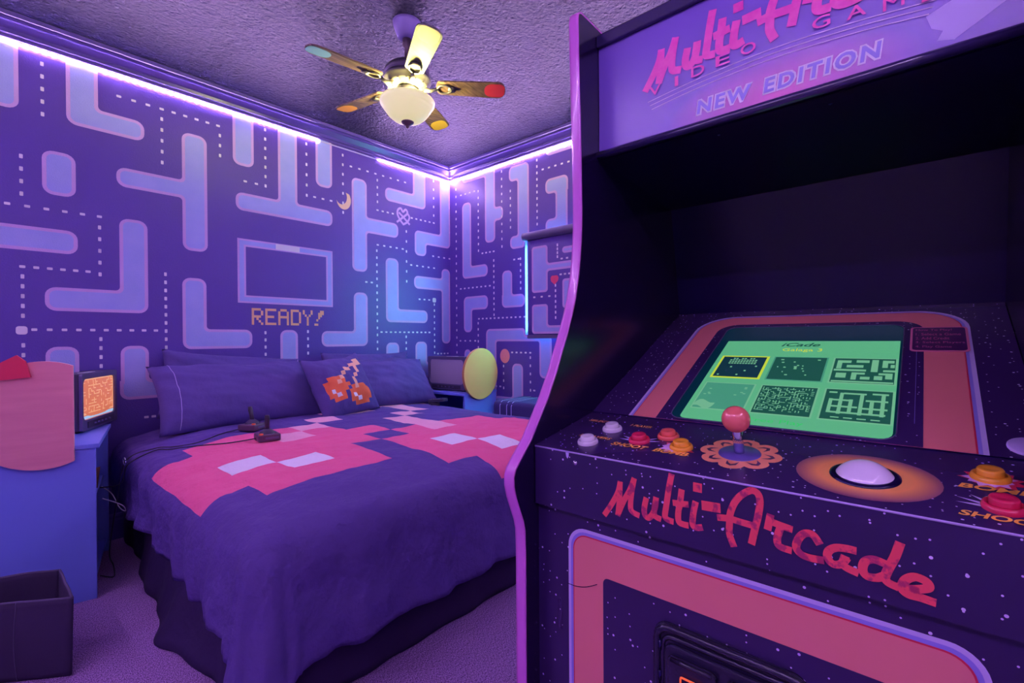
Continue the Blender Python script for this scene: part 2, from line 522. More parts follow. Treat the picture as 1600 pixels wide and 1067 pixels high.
def text(name, s, fn, x0, x1, y0, y1, h, m, parent, bold=0.0, shear=0.0, local=False, space=1.0):
    """lettering in the box x0..x1, y0..y1 of the plane fn; a flat mesh"""
    cu = bpy.data.curves.new(name, 'FONT')
    cu.body = s; cu.size = 1.0; cu.offset = bold; cu.shear = shear; cu.resolution_u = 3; cu.space_character = space
    t = bpy.data.objects.new(name, cu); COL.objects.link(t)
    dg = bpy.context.evaluated_depsgraph_get(); dg.update()
    me0 = bpy.data.meshes.new_from_object(t.evaluated_get(dg))
    vs = [v.co.copy() for v in me0.vertices]; fs = [tuple(p.vertices) for p in me0.polygons]
    bpy.data.objects.remove(t); bpy.data.curves.remove(cu); bpy.data.meshes.remove(me0)
    ax, bx = min(v.x for v in vs), max(v.x for v in vs); ay, by = min(v.y for v in vs), max(v.y for v in vs)
    mb = MB()
    mb.add([fn((x0 + (v.x - ax) / (bx - ax) * (x1 - x0), y0 + (v.y - ay) / (by - ay) * (y1 - y0)), h) for v in vs], fs)
    return obj(name, mb, m, parent, local=local)

# ------------------------------------------------------------------ room shell
struct('floor', MB().box(XN - 0.1, XB + 0.1, YN - 0.1, YA + 0.1, -0.06, 0.0), 'carpet')
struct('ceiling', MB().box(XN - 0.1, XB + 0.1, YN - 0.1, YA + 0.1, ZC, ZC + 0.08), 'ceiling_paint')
wall_left = struct('wall_left', MB().box(XN - 0.1, XB + 0.1, YA, YA + 0.1, 0, ZC), 'wall_paint')
WY0, WY1, WZ0, WZ1 = 1.30, 2.51, 1.15, 1.925      # window opening in the right wall
wb = MB()
wb.box(XB, XB + 0.1, YN, WY0, 0, ZC).box(XB, XB + 0.1, WY1, YA, 0, ZC)
wb.box(XB, XB + 0.1, WY0, WY1, 0, WZ0).box(XB, XB + 0.1, WY0, WY1, WZ1, ZC)
wall_right = struct('wall_right', wb, 'wall_paint')
struct('wall_near', MB().box(XN - 0.1, XN, YN, YA, 0, ZC), 'plain_wall')
struct('wall_rear', MB().box(XN - 0.1, XB + 0.1, YN - 0.1, YN, 0, ZC), 'plain_wall')

# window behind the blind
win = thing('window_1', 'bright window edge showing beside the roller blind', 'window', (XB, WY0, WZ0))
win['kind'] = 'structure'
del win['category']
fr = MB()
fr.box(XB + 0.055, XB + 0.095, WY0, WY1, WZ0, WZ0 + 0.03).box(XB + 0.055, XB + 0.095, WY0, WY1, WZ1 - 0.03, WZ1)
fr.box(XB + 0.055, XB + 0.095, WY0, WY0 + 0.03, WZ0, WZ1)
fr.box(XB + 0.055, XB + 0.095, 1.89, 1.93, WZ0, WZ1)
obj('window_frame', fr, 'white_frame', win)
obj('pane', MB().box(XB + 0.07, XB + 0.075, WY0 + 0.03, 1.89, WZ0 + 0.03, WZ1 - 0.03), 'day_glass', win)
obj('pane', MB().box(XB + 0.07, XB + 0.075, 1.93, WY1, WZ0 + 0.03, WZ1 - 0.03), 'day_glass', win)

# crown moulding (profile swept along each wall) and baseboards
CR = [(0, 2.635), (0.012, 2.635), (0.014, 2.65), (0.024, 2.655), (0.030, 2.672), (0.052, 2.700), (0.060, 2.704), (0.060, 2.716),
      (0.074, 2.720), (0.078, 2.74), (0, 2.74)]
BS = [(0, 0), (0.016, 0), (0.016, 0.105), (0.012, 0.118), (0.012, 0.128), (0.005, 0.142), (0, 0.142)]
def run(prof, a, b, inward):
    """sweep a profile (offset from wall, z) from a to b, mitred inward at both ends"""
    a = Vector(a); b = Vector(b); d = (b - a).normalized(); n = Vector(inward); v = []
    for p, e in ((a, 1), (b, -1)):
        for (o, z) in prof:
            q = p + n * o + d * o * e
            v.append((q.x, q.y, z))
    k = len(prof)
    return MB().add(v, [(i, (i + 1) % k, k + (i + 1) % k, k + i) for i in range(k)])
SIDES = (('left', (XN, YA), (XB, YA), (0, -1)), ('right', (XB, YA), (XB, YN), (-1, 0)),
         ('rear', (XB, YN), (XN, YN), (0, 1)), ('near', (XN, YN), (XN, YA), (1, 0)))
for i, (nm, a, b, n) in enumerate(SIDES):
    struct('trim_%d' % (i + 1), run(CR, a, b, n), 'crown_paint')
    struct('baseboard_' + nm, run(BS, a, b, n), 'crown_paint')

# light strips under the crown moulding: a long one that breaks off on the left wall, and the one of the corner
ZL = 2.622
def strip_box(mb, p, q, n, t0=0.002, t1=0.006, hh=0.0045):
    x = [p[0], q[0], p[0] + n[0] * t1, q[0] + n[0] * t1]; y = [p[1], q[1], p[1] + n[1] * t1, q[1] + n[1] * t1]
    return mb.box(min(x), max(x), min(y), max(y), ZL - hh, ZL + hh)
GAP0, GAP1 = 1.735, 2.235
s1 = thing('light_strip', 'long lit violet light strip under the left crown moulding, ending near the fan', 'light strip', (GAP0, YA, ZL))
m1 = MB()
strip_box(m1, (XN, YA), (GAP0, YA), (0, -1)); strip_box(m1, (XN, YN), (XN, YA), (1, 0)); strip_box(m1, (XB, YN), (XN, YN), (0, 1))
obj('diodes', m1, 'led', s1)
d1 = MB(); strip_box(d1, (GAP0, YA), (GAP1 - 0.002, YA), (0, -1), hh=0.004)
obj('unlit_section', d1, 'led_off', s1, label='dark unlit piece of the strip')
s2 = thing('light_strip', 'lit violet light strip running through the corner of the two mural walls', 'light strip', (XB, YA, ZL))
m2 = MB()
strip_box(m2, (GAP1, YA), (XB, YA), (0, -1)); strip_box(m2, (XB, YN), (XB, YA - 0.008), (-1, 0))
obj('diodes', m2, 'led', s2)

# ------------------------------------------------------------------ painted mural: plain rounded bars and dashed lines
BARS_A = [[(-0.035, 0.155, 2.29, 2.66)], [(0.33, 0.46, 2.285, 2.66), (0.33, 0.665, 2.285, 2.4)], [(0.235, 0.365, 1.89, 2.12)], [(0.85, 0.985, 1.68, 2.41), (0.535, 0.905, 2.0, 2.11)], [(1.135, 1.265, 2.29, 2.66)], [(1.425, 1.56, 2.0, 2.66), (1.15, 1.83, 1.99, 2.11)], [(1.7, 1.83, 2.28, 2.66)], [(1.995, 2.13, 1.67, 2.42), (2.055, 2.435, 1.995, 2.12)], [(2.595, 2.735, 2.3, 2.66), (2.305, 2.735, 2.3, 2.415)], [(2.905, 3.03, 1.99, 2.66), (2.61, 3.03, 1.985, 2.1), (2.61, 2.74, 1.875, 2.1)], [(2.305, 2.435, 1.265, 1.815), (2.305, 2.75, 1.265, 1.38)], [(2.92, 3.025, 1.075, 1.785), (2.6, 3.025, 1.575, 1.69)], [(2.005, 2.13, 1.065, 1.5), (1.735, 2.13, 1.065, 1.185)], [(1.43, 1.555, 0.8, 1.19)], [(0.845, 0.975, 1.065, 1.51), (0.845, 1.245, 1.065, 1.19)], [(0.545, 0.675, 1.28, 1.82), (0.24, 0.675, 1.28, 1.405)], [(-0.08, 0.37, 1.585, 1.71)], [(0.24, 0.37, 0.755, 1.09)], [(0.545, 0.675, 0.78, 1.09), (0.54, 0.89, 0.78, 0.89)], [(2.305, 2.435, 0.735, 1.09)], [(2.61, 2.74, 0.77, 1.095), (2.61, 3.015, 0.77, 0.9)]]
BARS_B = [[(2.85, 2.975, 1.975, 2.66), (2.85, 3.27, 2.57, 2.66), (2.755, 2.96, 2.155, 2.275)], [(3.155, 3.275, 1.68, 2.385), (2.945, 3.275, 1.68, 1.79)], [(2.465, 2.59, 1.93, 2.585), (2.465, 2.685, 2.455, 2.585), (2.515, 2.675, 1.88, 1.99), (2.465, 2.675, 1.93, 1.99)], [(2.08, 2.195, 1.93, 2.39), (2.075, 2.295, 2.27, 2.39), (2.08, 2.295, 1.93, 2.07)], [(1.835, 2.29, 2.575, 2.66)], [(3.15, 3.26, 1.18, 1.51), (2.945, 3.26, 1.385, 1.51)], [(2.655, 2.77, 1.385, 1.705), (2.515, 2.775, 1.385, 1.495)], [(2.845, 2.97, 0.485, 1.205), (2.515, 2.97, 1.095, 1.205), (2.24, 2.97, 1.095, 1.145), (2.24, 2.365, 0.795, 1.145)], [(2.54, 2.66, 0.39, 0.905), (2.255, 2.87, 0.39, 0.615)], [(3.17, 3.255, 0.845, 1.02)]]
BARS_C = [[(2.235, 2.395, 1.485, 1.855), (1.94, 2.395, 1.65, 1.71)], [(2.235, 2.395, 1.155, 1.39), (1.97, 2.395, 1.155, 1.22)], [(1.94, 2.095, 1.35, 1.575)], [(1.94, 2.095, 1.77, 1.82)]]
DOTS_A = [(0.24, 2.56, 0.24, 2.3, 5), (0.55, 2.51, 0.75, 2.51, 4), (0.81, 2.51, 1.05, 2.51, 5), (0.75, 2.45, 0.75, 2.19, 5), (1.06, 2.45, 1.06, 2.32, 3), (1.34, 2.58, 1.34, 2.19, 7), (1.21, 2.19, 1.28, 2.19, 2), (0.16, 2.06, 0.16, 1.87, 4), (0.11, 1.81, 0.46, 1.81, 6), (0.46, 1.75, 0.46, 1.49, 5), (0.16, 1.5, 0.41, 1.5, 6), (0.16, 1.45, 0.16, 1.25, 5), (0.2, 1.18, 0.71, 1.18, 10), (0.16, 1.1, 0.16, 1.05, 2), (0.46, 1.13, 0.46, 0.98, 4), (0.76, 1.52, 0.76, 1.03, 11), (0.83, 0.98, 1.03, 0.98, 5), (1.13, 0.98, 1.33, 0.98, 5), (1.63, 2.57, 1.63, 2.19, 6), (1.69, 2.19, 1.82, 2.19, 3), (1.92, 2.57, 1.92, 2.12, 7), (1.99, 2.5, 2.51, 2.5, 8), (2.23, 2.45, 2.23, 2.27, 4), (2.23, 2.2, 2.38, 2.2, 4), (2.58, 2.2, 2.83, 2.2, 6), (2.83, 2.59, 2.83, 2.27, 5), (2.52, 2.07, 2.52, 1.63, 6), (2.23, 1.91, 2.48, 1.91, 5), (2.22, 1.86, 2.22, 0.98, 16), (2.12, 1.59, 2.17, 1.59, 2), (2.26, 1.18, 2.77, 1.18, 12), (2.57, 1.78, 2.83, 1.78, 5), (2.82, 1.89, 3.02, 1.89, 4), (2.66, 1.48, 2.77, 1.48, 3), (2.83, 1.44, 2.83, 0.99, 9), (2.87, 0.98, 2.99, 0.98, 4), (2.51, 1.14, 2.51, 0.93, 5), (1.33, 1.17, 1.33, 1.02, 4), (1.63, 1.18, 1.63, 1.02, 4), (1.87, 0.98, 2.19, 0.98, 6), (0.66, 0.67, 0.73, 0.67, 3)]
DOTS_B = [(3.36, 2.54, 3.36, 0.99, 23), (3.29, 2.47, 3.11, 2.47, 4), (3.06, 2.46, 3.06, 1.92, 10), (3.01, 1.89, 2.87, 1.89, 4), (2.77, 2.57, 2.77, 1.92, 11), (2.67, 2.38, 2.67, 2.07, 6), (2.38, 2.57, 2.38, 2.05, 11), (2.32, 2.48, 2.07, 2.48, 5), (2.63, 1.79, 2.58, 1.79, 2), (2.56, 1.79, 2.56, 1.54, 6), (2.87, 1.81, 2.87, 1.33, 11), (3.3, 1.59, 2.92, 1.59, 8), (3.06, 1.3, 2.52, 1.3, 12), (3.07, 1.26, 3.07, 1.04, 5), (3.31, 1.1, 3.11, 1.1, 4), (2.66, 1.0, 2.46, 1.0, 5), (2.46, 0.96, 2.46, 0.69, 5), (2.76, 0.88, 2.76, 0.69, 4), (2.85, 0.7, 2.8, 0.7, 2), (2.42, 0.69, 2.39, 0.69, 1)]
DOTS_C = [(2.14, 1.84, 2.14, 1.75, 4), (2.1, 1.73, 2.05, 1.73, 2), (2.11, 1.61, 2.03, 1.61, 3), (2.16, 1.53, 2.16, 1.28, 7), (2.37, 1.45, 2.22, 1.45, 3)]
planeA = lambda p, w: (p[0], YA - w, p[1])
planeB = lambda p, w: (XB - w, p[0], p[1])
XF = 2.975                                       # blind fabric
planeC = lambda p, w: (XF - w, p[0], p[1])
def bars(lst, fn, parent, rc=0.045):
    for rects in lst:
        P = outline(rects)
        mb = MB()
        mb.flat(rounded(P, rc, 0.02), fn, 0.0012, 1)
        mb.flat(rounded(inset(P, 0.017), rc * 0.62, 0.03), fn, 0.0024, 0)
        obj('painted_bar', mb, ['mural_blue', 'mural_lilac'], parent)
def dashes(lst, fn, parent):
    mb = MB()
    for (u0, z0, u1, z1, n) in lst:
        hor = abs(u1 - u0) > abs(z1 - z0)
        a, b = (0.011, 0.0068) if hor else (0.0068, 0.011)
        for k in range(n):
            t = k / max(n - 1, 1)
            u = u0 + (u1 - u0) * t; z = z0 + (z1 - z0) * t
            mb.flat(rrect(u - a, u + a, z - b, z + b, 0.003, 2), fn, 0.0015)
    o = obj('painted_dashes', mb, 'mural_white', parent)
    o['kind'] = 'stuff'
bars(BARS_A, planeA, wall_left); dashes(DOTS_A, planeA, wall_left)
bars(BARS_B, planeB, wall_right); dashes(DOTS_B, planeB, wall_right)
# the painting goes on beyond the photograph: the same bars turned round
def mirrored(lst, c, keep):
    out = []
    for rects in lst:
        m = [(2 * c - r[1], 2 * c - r[0], r[2], r[3]) for r in rects]
        if all(keep(r) for r in m): out.append(m)
    return out
bars(mirrored(BARS_A, -0.05, lambda r: XN + 0.03 < r[0] and r[1] < -0.12), planeA, wall_left)
clear = lambda r: r[1] < 1.74 and not (r[1] > 1.25 and r[2] < 1.98 and r[3] > 1.10)
bars(mirrored(BARS_B, 1.80, clear), planeB, wall_right)
# empty picture box with its pale slot
mb = MB()
def ring(mb, fn, x0, x1, y0, y1, w, h, mi):
    o = [(x0, y0), (x1, y0), (x1, y1), (x0, y1)]; i = [(x0 + w, y0 + w), (x1 - w, y0 + w), (x1 - w, y1 - w), (x0 + w, y1 - w)]
    mb.add([fn(p, h) for p in o + i], [(k, (k + 1) % 4, 4 + (k + 1) % 4, 4 + k) for k in range(4)], mi)
ring(mb, planeA, 1.157, 1.828, 1.370, 1.802, 0.052, 0.0012, 1)
ring(mb, planeA, 1.169, 1.816, 1.382, 1.790, 0.028, 0.0024, 0)
mb.flat([(1.404, 1.757), (1.573, 1.757), (1.573, 1.797), (1.404, 1.797)], planeA, 0.0034, 2)
obj('painted_box', mb, ['mural_blue', 'mural_lilac', 'mural_white'], wall_left)
GL = {'R': ['11110', '10001', '10001', '11110', '10100', '10010', '10001'], 'E': ['11111', '10000', '10000', '11110', '10000', '10000', '11111'],
      'A': ['01110', '10001', '10001', '11111', '10001', '10001', '10001'], 'D': ['11110', '10001', '10001', '10001', '10001', '10001', '11110'],
      'Y': ['10001', '10001', '01010', '00100', '00100', '00100', '00100'], '!': ['00011', '00111', '00110', '00100', '01000', '00000', '11000']}
mb = MB()
for i, ch in enumerate('READY!'):
    for r, row in enumerate(GL[ch]):
        for c, q in enumerate(row):
            if q == '1':
                u = 1.242 + i * 0.0875 + c * 0.0148; z = 1.338 - (r + 1) * 0.0163
                mb.flat([(u, z), (u + 0.0152, z), (u + 0.0152, z + 0.0166), (u, z + 0.0166)], planeA, 0.0016)
obj('painted_lettering', mb, 'mural_peach', wall_left, label='peach pixel lettering reading READY!')
# painted fruit
mb = MB()
out = []
for k in range(17):
    a = radians(-150 + 190 * k / 16); out.append((1.925 + 0.062 * cos(a), 2.222 + 0.078 * sin(a)))
for k in range(17):
    a = radians(38 - 186 * k / 16); out.append((1.905 + 0.048 * cos(a), 2.243 + 0.062 * sin(a)))
mb.flat(out, planeA, 0.0016)
obj('painted_banana', mb, 'mural_banana', wall_left)
mb = MB()
def loop_pts(cx, cz, s):
    L1 = [(-0.9, -0.75), (-0.1, -0.1), (0.6, 0.55), (0.35, 0.98), (-0.05, 0.6), (-0.35, 0.98), (-0.75, 0.75), (-0.85, 0.2), (-0.5, -0.4), (0, -0.9)]
    L2 = [(0.9, -0.75), (0.1, -0.1), (-0.6, 0.4)]
    L3 = [(0.6, 0.55), (0.9, 0.1), (0.6, -0.5), (0, -0.9)]
    return [[(cx + x * s, cz + z * s) for x, z in L] for L in (L1, L2, L3)]
for k, L in enumerate(loop_pts(2.489, 2.192, 0.072)):
    ribbon(mb, L, 0.018, planeA, 0.0014 + 0.0003 * k)
obj('painted_pretzel', mb, 'mural_lilac', wall_left)
mb = MB(); mb.flat(circle(2.744, 0.968, 0.056, 0.062, 20), planeB, 0.0016)
obj('painted_orange', mb, 'mural_salmon', wall_right)
for (u, z, fn, par) in ((0.155, 1.176, planeA, wall_left), (2.83, 1.481, planeA, wall_left)):
    mb = MB(); mb.flat(rrect(u - 0.021, u + 0.021, z - 0.021, z + 0.021, 0.012, 4), fn, 0.0016)
    obj('painted_spot', mb, 'mural_white', par)

# ------------------------------------------------------------------ roller blind
bl = thing('roller_blind', 'roller blind printed with blue bars hanging over the bright window', 'blind', (XF, 1.9, 1.13))
obj('roller', MB().lathe([(0.0, -0.62), (0.031, -0.62), (0.033, -0.60), (0.033, 0.60), (0.031, 0.62), (0.0, 0.62)], (2.965, 1.85, 1.945), 20, axis=(0, 1, 0)), 'tv_grey', bl)
fab = MB(); v = []; f = []
for i in range(25):
    y = 1.25 + (2.44 - 1.25) * i / 24
    for j in range(9):
        z = 1.145 + (1.93 - 1.145) * j / 8
        v.append((XF, y, z))
for i in range(24):
    for j in range(8):
        f.append((i * 9 + j, i * 9 + j + 1, i * 9 + j + 10, i * 9 + j + 9))
fab.add(v, f, 0, True)
fabo = obj('fabric', fab, 'wall_paint', bl, solid=0.0012)
bars(BARS_C + mirrored(BARS_C, 1.90, lambda r: r[0] > 1.26), planeC, fabo, 0.025); dashes(DOTS_C, planeC, fabo)
mb = MB(); mb.flat([(2.169, 1.535), (2.135, 1.565), (2.13, 1.59), (2.142, 1.607), (2.196, 1.607), (2.208, 1.59), (2.203, 1.565)], planeC, 0.0016)
obj('printed_strawberry', mb, 'mural_red', fabo)
obj('bottom_bar', MB().box(XF - 0.012, XF + 0.004, 1.25, 2.44, 1.118, 1.146), 'tv_grey', bl, bevel=0.004)

# ------------------------------------------------------------------ ceiling fan
FX, FY = 1.475, 2.0
fan = thing('ceiling_fan', 'five-bladed ceiling fan with lit frosted bowl and coloured blade tips', 'ceiling fan', (FX, FY, 2.20))
obj('canopy', MB().lathe([(0.0, 2.74), (0.072, 2.74), (0.070, 2.725), (0.048, 2.665), (0.034, 2.655), (0.0, 2.652)], (FX, FY, 0)), 'fan_canopy', fan)
obj('downrod', MB().lathe([(0.0, 2.66), (0.024, 2.655), (0.024, 2.62), (0.014, 2.61), (0.014, 2.535), (0.022, 2.53), (0.03, 2.515)], (FX, FY, 0)), 'fan_bronze', fan)
obj('motor_housing', MB().lathe([(0.0, 2.522), (0.05, 2.52), (0.098, 2.508), (0.113, 2.492), (0.116, 2.47), (0.110, 2.466), (0.110, 2.458), (0.121, 2.454),
     (0.121, 2.44), (0.112, 2.436), (0.104, 2.420), (0.098, 2.412), (0.068, 2.404), (0.0, 2.404)], (FX, FY, 0), 48), 'fan_metal', fan)
for k in range(14):
    a = 2 * pi * k / 14
    c, s_ = cos(a), sin(a)
    v = []
    for (r, z) in ((0.072, 2.404), (0.101, 2.4135), (0.101, 2.4105), (0.072, 2.4010)):
        for t in (-0.0035, 0.0035):
            v.append((FX + c * r - s_ * t, FY + s_ * r + c * t, z))
    obj('vent_rib', MB().add(v, [(0, 1, 3, 2), (2, 3, 5, 4), (4, 5, 7, 6), (6, 7, 1, 0), (0, 2, 4, 6), (1, 3, 5, 7)]), 'fan_bronze', fan)
obj('switch_housing', MB().lathe([(0.0, 2.404), (0.052, 2.404), (0.060, 2.392), (0.060, 2.375), (0.047, 2.368), (0.047, 2.34), (0.0, 2.34)], (FX, FY, 0)), 'fan_metal', fan)
bowl = obj('light_bowl', MB().lathe([(0.128, 2.338), (0.135, 2.342), (0.139, 2.336), (0.137, 2.322), (0.128, 2.310), (0.124, 2.306), (0.122, 2.300), (0.117, 2.294), (0.112, 2.286), (0.098, 2.268),
     (0.075, 2.248), (0.045, 2.235), (0.0, 2.230)], (FX, FY, 0), 48), 'bowl_glass', fan, label='glowing frosted glass bowl')
obj('finial', MB().lathe([(0.0, 2.236), (0.034, 2.238), (0.030, 2.228), (0.014, 2.216), (0.008, 2.212), (0.010, 2.207), (0.0, 2.200)], (FX, FY, 0), 20), 'fan_bronze', fan)
for k in range(3):
    a = 2 * pi * k / 3 + 0.4
    bx_, by_ = FX + 0.082 * cos(a), FY + 0.082 * sin(a)
    obj('bulb', MB().lathe([(0.0, -0.03), (0.014, -0.024), (0.019, -0.008), (0.014, 0.010), (0.007, 0.022), (0.0, 0.022)], (bx_, by_, 2.32), 12), 'bulb', fan)
    ld = bpy.data.lights.new('bulb_light', 'POINT'); ld.energy = FAN_WATT; ld.color = FAN_COL; ld.shadow_soft_size = 0.022
    lo = link('bulb_light', ld, fan); lo.location = (bx_ - FX, by_ - FY, 2.345 - 2.20)
tips = {101: 'tip_orange', 173: 'tip_blue', 245: 'tip_pink', 317: 'tip_red', 29: 'tip_yellow'}
for ang, tm in tips.items():
    a = radians(ang); er = Vector((cos(a), sin(a), 0)); et = Vector((-sin(a), cos(a), 0)); pit = radians(11)
    ew = et * cos(pit) - Vector((0, 0, 1)) * sin(pit); en = er.cross(ew)
    base = Vector((FX, FY, 2.415))
    fnb = lambda p, w: tuple(base + er * p[0] + ew * p[1] + en * w)
    P = []
    for i in range(9):
        t = i / 8; P.append((0.165 + t * 0.30, -(0.046 + 0.012 * t)))
    for i in range(1, 8):
        t = -pi / 2 + pi * i / 8; P.append((0.465 + 0.040 * cos(t), 0.058 * sin(t) * (1.0 if abs(sin(t)) > 0.9 else 1.02)))
    for i in range(9):
        t = 1 - i / 8; P.append((0.165 + t * 0.30, 0.046 + 0.012 * t))
    for i in range(1, 5):
        t = pi / 2 + pi * i / 5; P.append((0.165 + 0.018 * cos(t), 0.046 * sin(t)))
    bld = obj('blade', MB().prism(P, fnb, 0.007), 'fan_wood_lit' if ang == 245 else 'fan_wood', fan, label='wooden blade with a plain coloured tip')
    obj('tip_patch', MB().flat(rrect(0.395, 0.500, -0.047, 0.047, (0.04, 0.03, 0.03, 0.04), 5), fnb, -0.0008), tm, bld)
    ir = MB()
    loop = [(0.150, 0.0), (0.165, -0.024), (0.195, -0.030), (0.220, -0.018), (0.226, 0.0), (0.220, 0.018), (0.195, 0.030), (0.165, 0.024), (0.150, 0.0)]
    ir.tube([fnb(p, -0.006) for p in loop], 0.0055, 6, caps=False)
    ir.tube([tuple(base + er * 0.085 + Vector((0, 0, -0.012))), tuple(base + er * 0.12 + Vector((0, 0, -0.016))), fnb((0.152, 0), -0.006)], [0.011, 0.009, 0.007], 8)
    ir.lathe([(0.0, -0.005), (0.02, -0.005), (0.02, 0.0), (0.0, 0.0)], fnb((0.226, 0), -0.005), 10, axis=en)
    obj('blade_iron', ir, 'fan_metal', bld)

# ------------------------------------------------------------------ bed
BX0, BX1, BY0, BY1 = 0.56, 2.475, 1.42, 3.43
bed = thing('bed', 'king-size bed with black bed skirt against the mural wall', 'bed', ((BX0 + BX1) / 2, (BY0 + BY1) / 2, 0))
obj('box_spring', MB().box(BX0 + 0.02, BX1 - 0.02, BY0 + 0.02, BY1, 0.12, 0.31), 'bin_black', bed, bevel=0.02)
obj('mattress', MB().box(BX0, BX1, BY0, BY1, 0.312, 0.572), 'duvet_navy', bed, bevel=0.05, seg=4)
for (x, y) in ((0.66, 1.54), (2.40, 1.54), (0.66, 3.32), (2.40, 3.32)):
    obj('leg', MB().lathe([(0.0, 0.0), (0.028, 0.0), (0.034, 0.12), (0.0, 0.12)], (x, y, 0), 12), 'tv_black', bed)
def skirt(pts, flare):
    """pleated cloth from the box spring to the floor along pts"""
    v = []; f = []; nz = 12
    L = 0.0; rows = []
    for i, (x, y, nx, ny) in enumerate(pts):
        if i: L += hypot(x - pts[i - 1][0], y - pts[i - 1][1])
        for j in range(nz + 1):
            t = j / nz
            fl = flare(x, y)
            w = (0.5 + 0.5 * sin(L * 26 + 2 * noise.noise(Vector((L * 3, 0, 1))))) * 0.011 * t + fl * t * t + 0.012 * noise.noise(Vector((L * 5, t * 3, 4))) * t
            v.append((x + nx * (0.012 + w), y + ny * (0.012 + w), 0.33 * (1 - t) + 0.006))
    n = len(pts)
    for i in range(n - 1):
        for j in range(nz):
            a = i * (nz + 1) + j
            f.append((a, a + 1, a + nz + 2, a + nz + 1))
    return MB().add(v, f, 0, True)
pl = [(BX0, 3.40 - 0.02 * k, -1, 0) for k in range(int((3.40 - BY0 - 0.05) / 0.02))]
pl += [(BX0 + 0.05 - 0.05 * cos(a), BY0 + 0.05 - 0.05 * sin(a), -cos(a), -sin(a)) for a in [radians(9 * k) for k in range(1, 10)]]
pl += [(BX0 + 0.06 + 0.02 * k, BY0, 0, -1) for k in range(int((BX1 - BX0 - 0.12) / 0.02))]
pl += [(BX1 - 0.05 + 0.05 * sin(a), BY0 + 0.05 - 0.05 * cos(a), sin(a), -cos(a)) for a in [radians(9 * k) for k in range(1, 10)]]
pl += [(BX1, BY0 + 0.06 + 0.02 * k, 1, 0) for k in range(96)]
obj('bed_skirt', skirt(pl, lambda x, y: (0.05 + 0.07 * math.exp(-((y - 2.12) / 0.14) ** 2)) * min(1.0, max(0.0, (2.95 - y) / 0.2)) * min(1.0, max(0.0, (y - 1.5) / 0.3)) if x < 0.7 else 0.0), 'skirt_black', bed, solid=0.003)

# duvet: cloth coordinates (a, b) equal x, y on top of the bed; the pixel picture is sewn from squares of 0.165 m
SPR = ['..........PP', '........PPPP', '......PP.P..', '.....P...P..', '.RRRP...P...', 'RRRPR..P....',
       'RRRRRR.P....', 'RWRRR.RPRR..', 'RRWR.RRRRRR.', '.RRR.RWRRRR.', '.....RRWRRR.', '......RRRR..']
CELL, SX0, SYT = 0.165, 0.48, 1.505 + 0.165 * 11
def sprite(a, b):
    c = int(math.floor((a - SX0) / CELL)); r = int(math.floor((SYT - b) / CELL))
    q = SPR[r][c] if 0 <= r < 12 and 0 <= c < 12 else '.'
    return {'.': 0, 'R': 1, 'P': 2, 'W': 3}[q]
xl, xr, yf, RA = 0.590, 2.450, 1.450, 0.105
def drape(a, b):
    du = xl - a if a < xl else (a - xr if a > xr else 0.0)
    sx = -1 if a < xl else 1
    dv = yf - b if b < yf else 0.0
    d = hypot(du, dv)
    ax = min(max(a, xl), xr); by = max(b, yf)
    e = min(ax - xl, xr - ax, by - yf)
    z = 0.578 + 0.055 * (1 - math.exp(-max(e, 0) / 0.16)) * (1 - 0.25 * max(0, (ax - 1.6)))
    z += 0.007 * noise.noise(Vector((a * 4, b * 4, 0))) + 0.005 * noise.noise(Vector((a * 10, b * 7, 3))) + 0.0025 * noise.noise(Vector((a * 22 + b * 9, b * 15, 5)))
    if d <= 0:
        return Vector((a, b, z))
    q = RA * pi / 2
    if d < q:
        o = RA * sin(d / RA); dn = RA * (1 - cos(d / RA))
    else:
        o = RA; dn = RA + (d - q)
    dx, dy = sx * du / d, -dv / d
    th = atan2(dv, du)                                   # 0 on the side, pi/2 on the foot
    k = sin(2 * th) if (du > 0 and dv > 0) else 0.0
    g = min(1.0, dn / 0.35)
    if b > (2.75 if sx < 0 else 2.45) and du > 0: g *= max(0.0, 1 - (b - (2.75 if sx < 0 else 2.45)) / 0.3)
    o += dn * 0.05 * g + k * dn * 0.20
    s = (b if du > 0 and dv == 0 else (a if du == 0 else 0.0))
    w = 0.5 + 0.5 * sin(s * 25 + 3 * noise.noise(Vector((s * 2.2, dn, 5)))) 
    w2 = 0.5 + 0.5 * sin(s * 67 + 4 * noise.noise(Vector((s * 3, dn * 2, 9))))
    if k > 0:
        w = 0.5 + 0.5 * sin(th * 13 + 0.6); w2 = 0.5 + 0.5 * sin(th * 33)
    o += g * (0.040 * w * (0.6 + 0.4 * noise.noise(Vector((s * 4, 1, 1)))) + 0.007 * w2) + 0.014 * noise.noise(Vector((a * 6, b * 6, 8))) * g + 0.008 * noise.noise(Vector((a * 19, b * 13, 6))) * g
    if du > 0 and dv == 0:                                # soft sagging swags along the side
        dn *= 1 - 0.10 * (0.5 + 0.5 * sin(b * 5.2 + 0.7)) * g
        o += 0.022 * sin(dn * 14 + b * 3) * g * (1 if sx < 0 else 0)
    zz = z - dn
    if zz < 0.014:
        o += (0.014 - zz) * 0.6; zz = 0.014 + 0.006 * abs(noise.noise(Vector((a * 20, b * 20, 2))))
    return Vector((ax + dx * o, by + dy * o, zz))
ST = CELL / 9
na0 = -int(0.37 / ST); ia = list(range(int(round((xl - SX0) / ST)) + na0, int((xr + 0.42 - SX0) / ST)))
ib = list(range(-int((1.505 - (yf - 0.445)) / ST), int((3.36 - 1.505) / ST)))
v = []; f = []; mi = []
for i in ia:
    for j in ib:
        v.append(drape(SX0 + i * ST, 1.505 + j * ST))
nb = len(ib)
dv_ = MB()
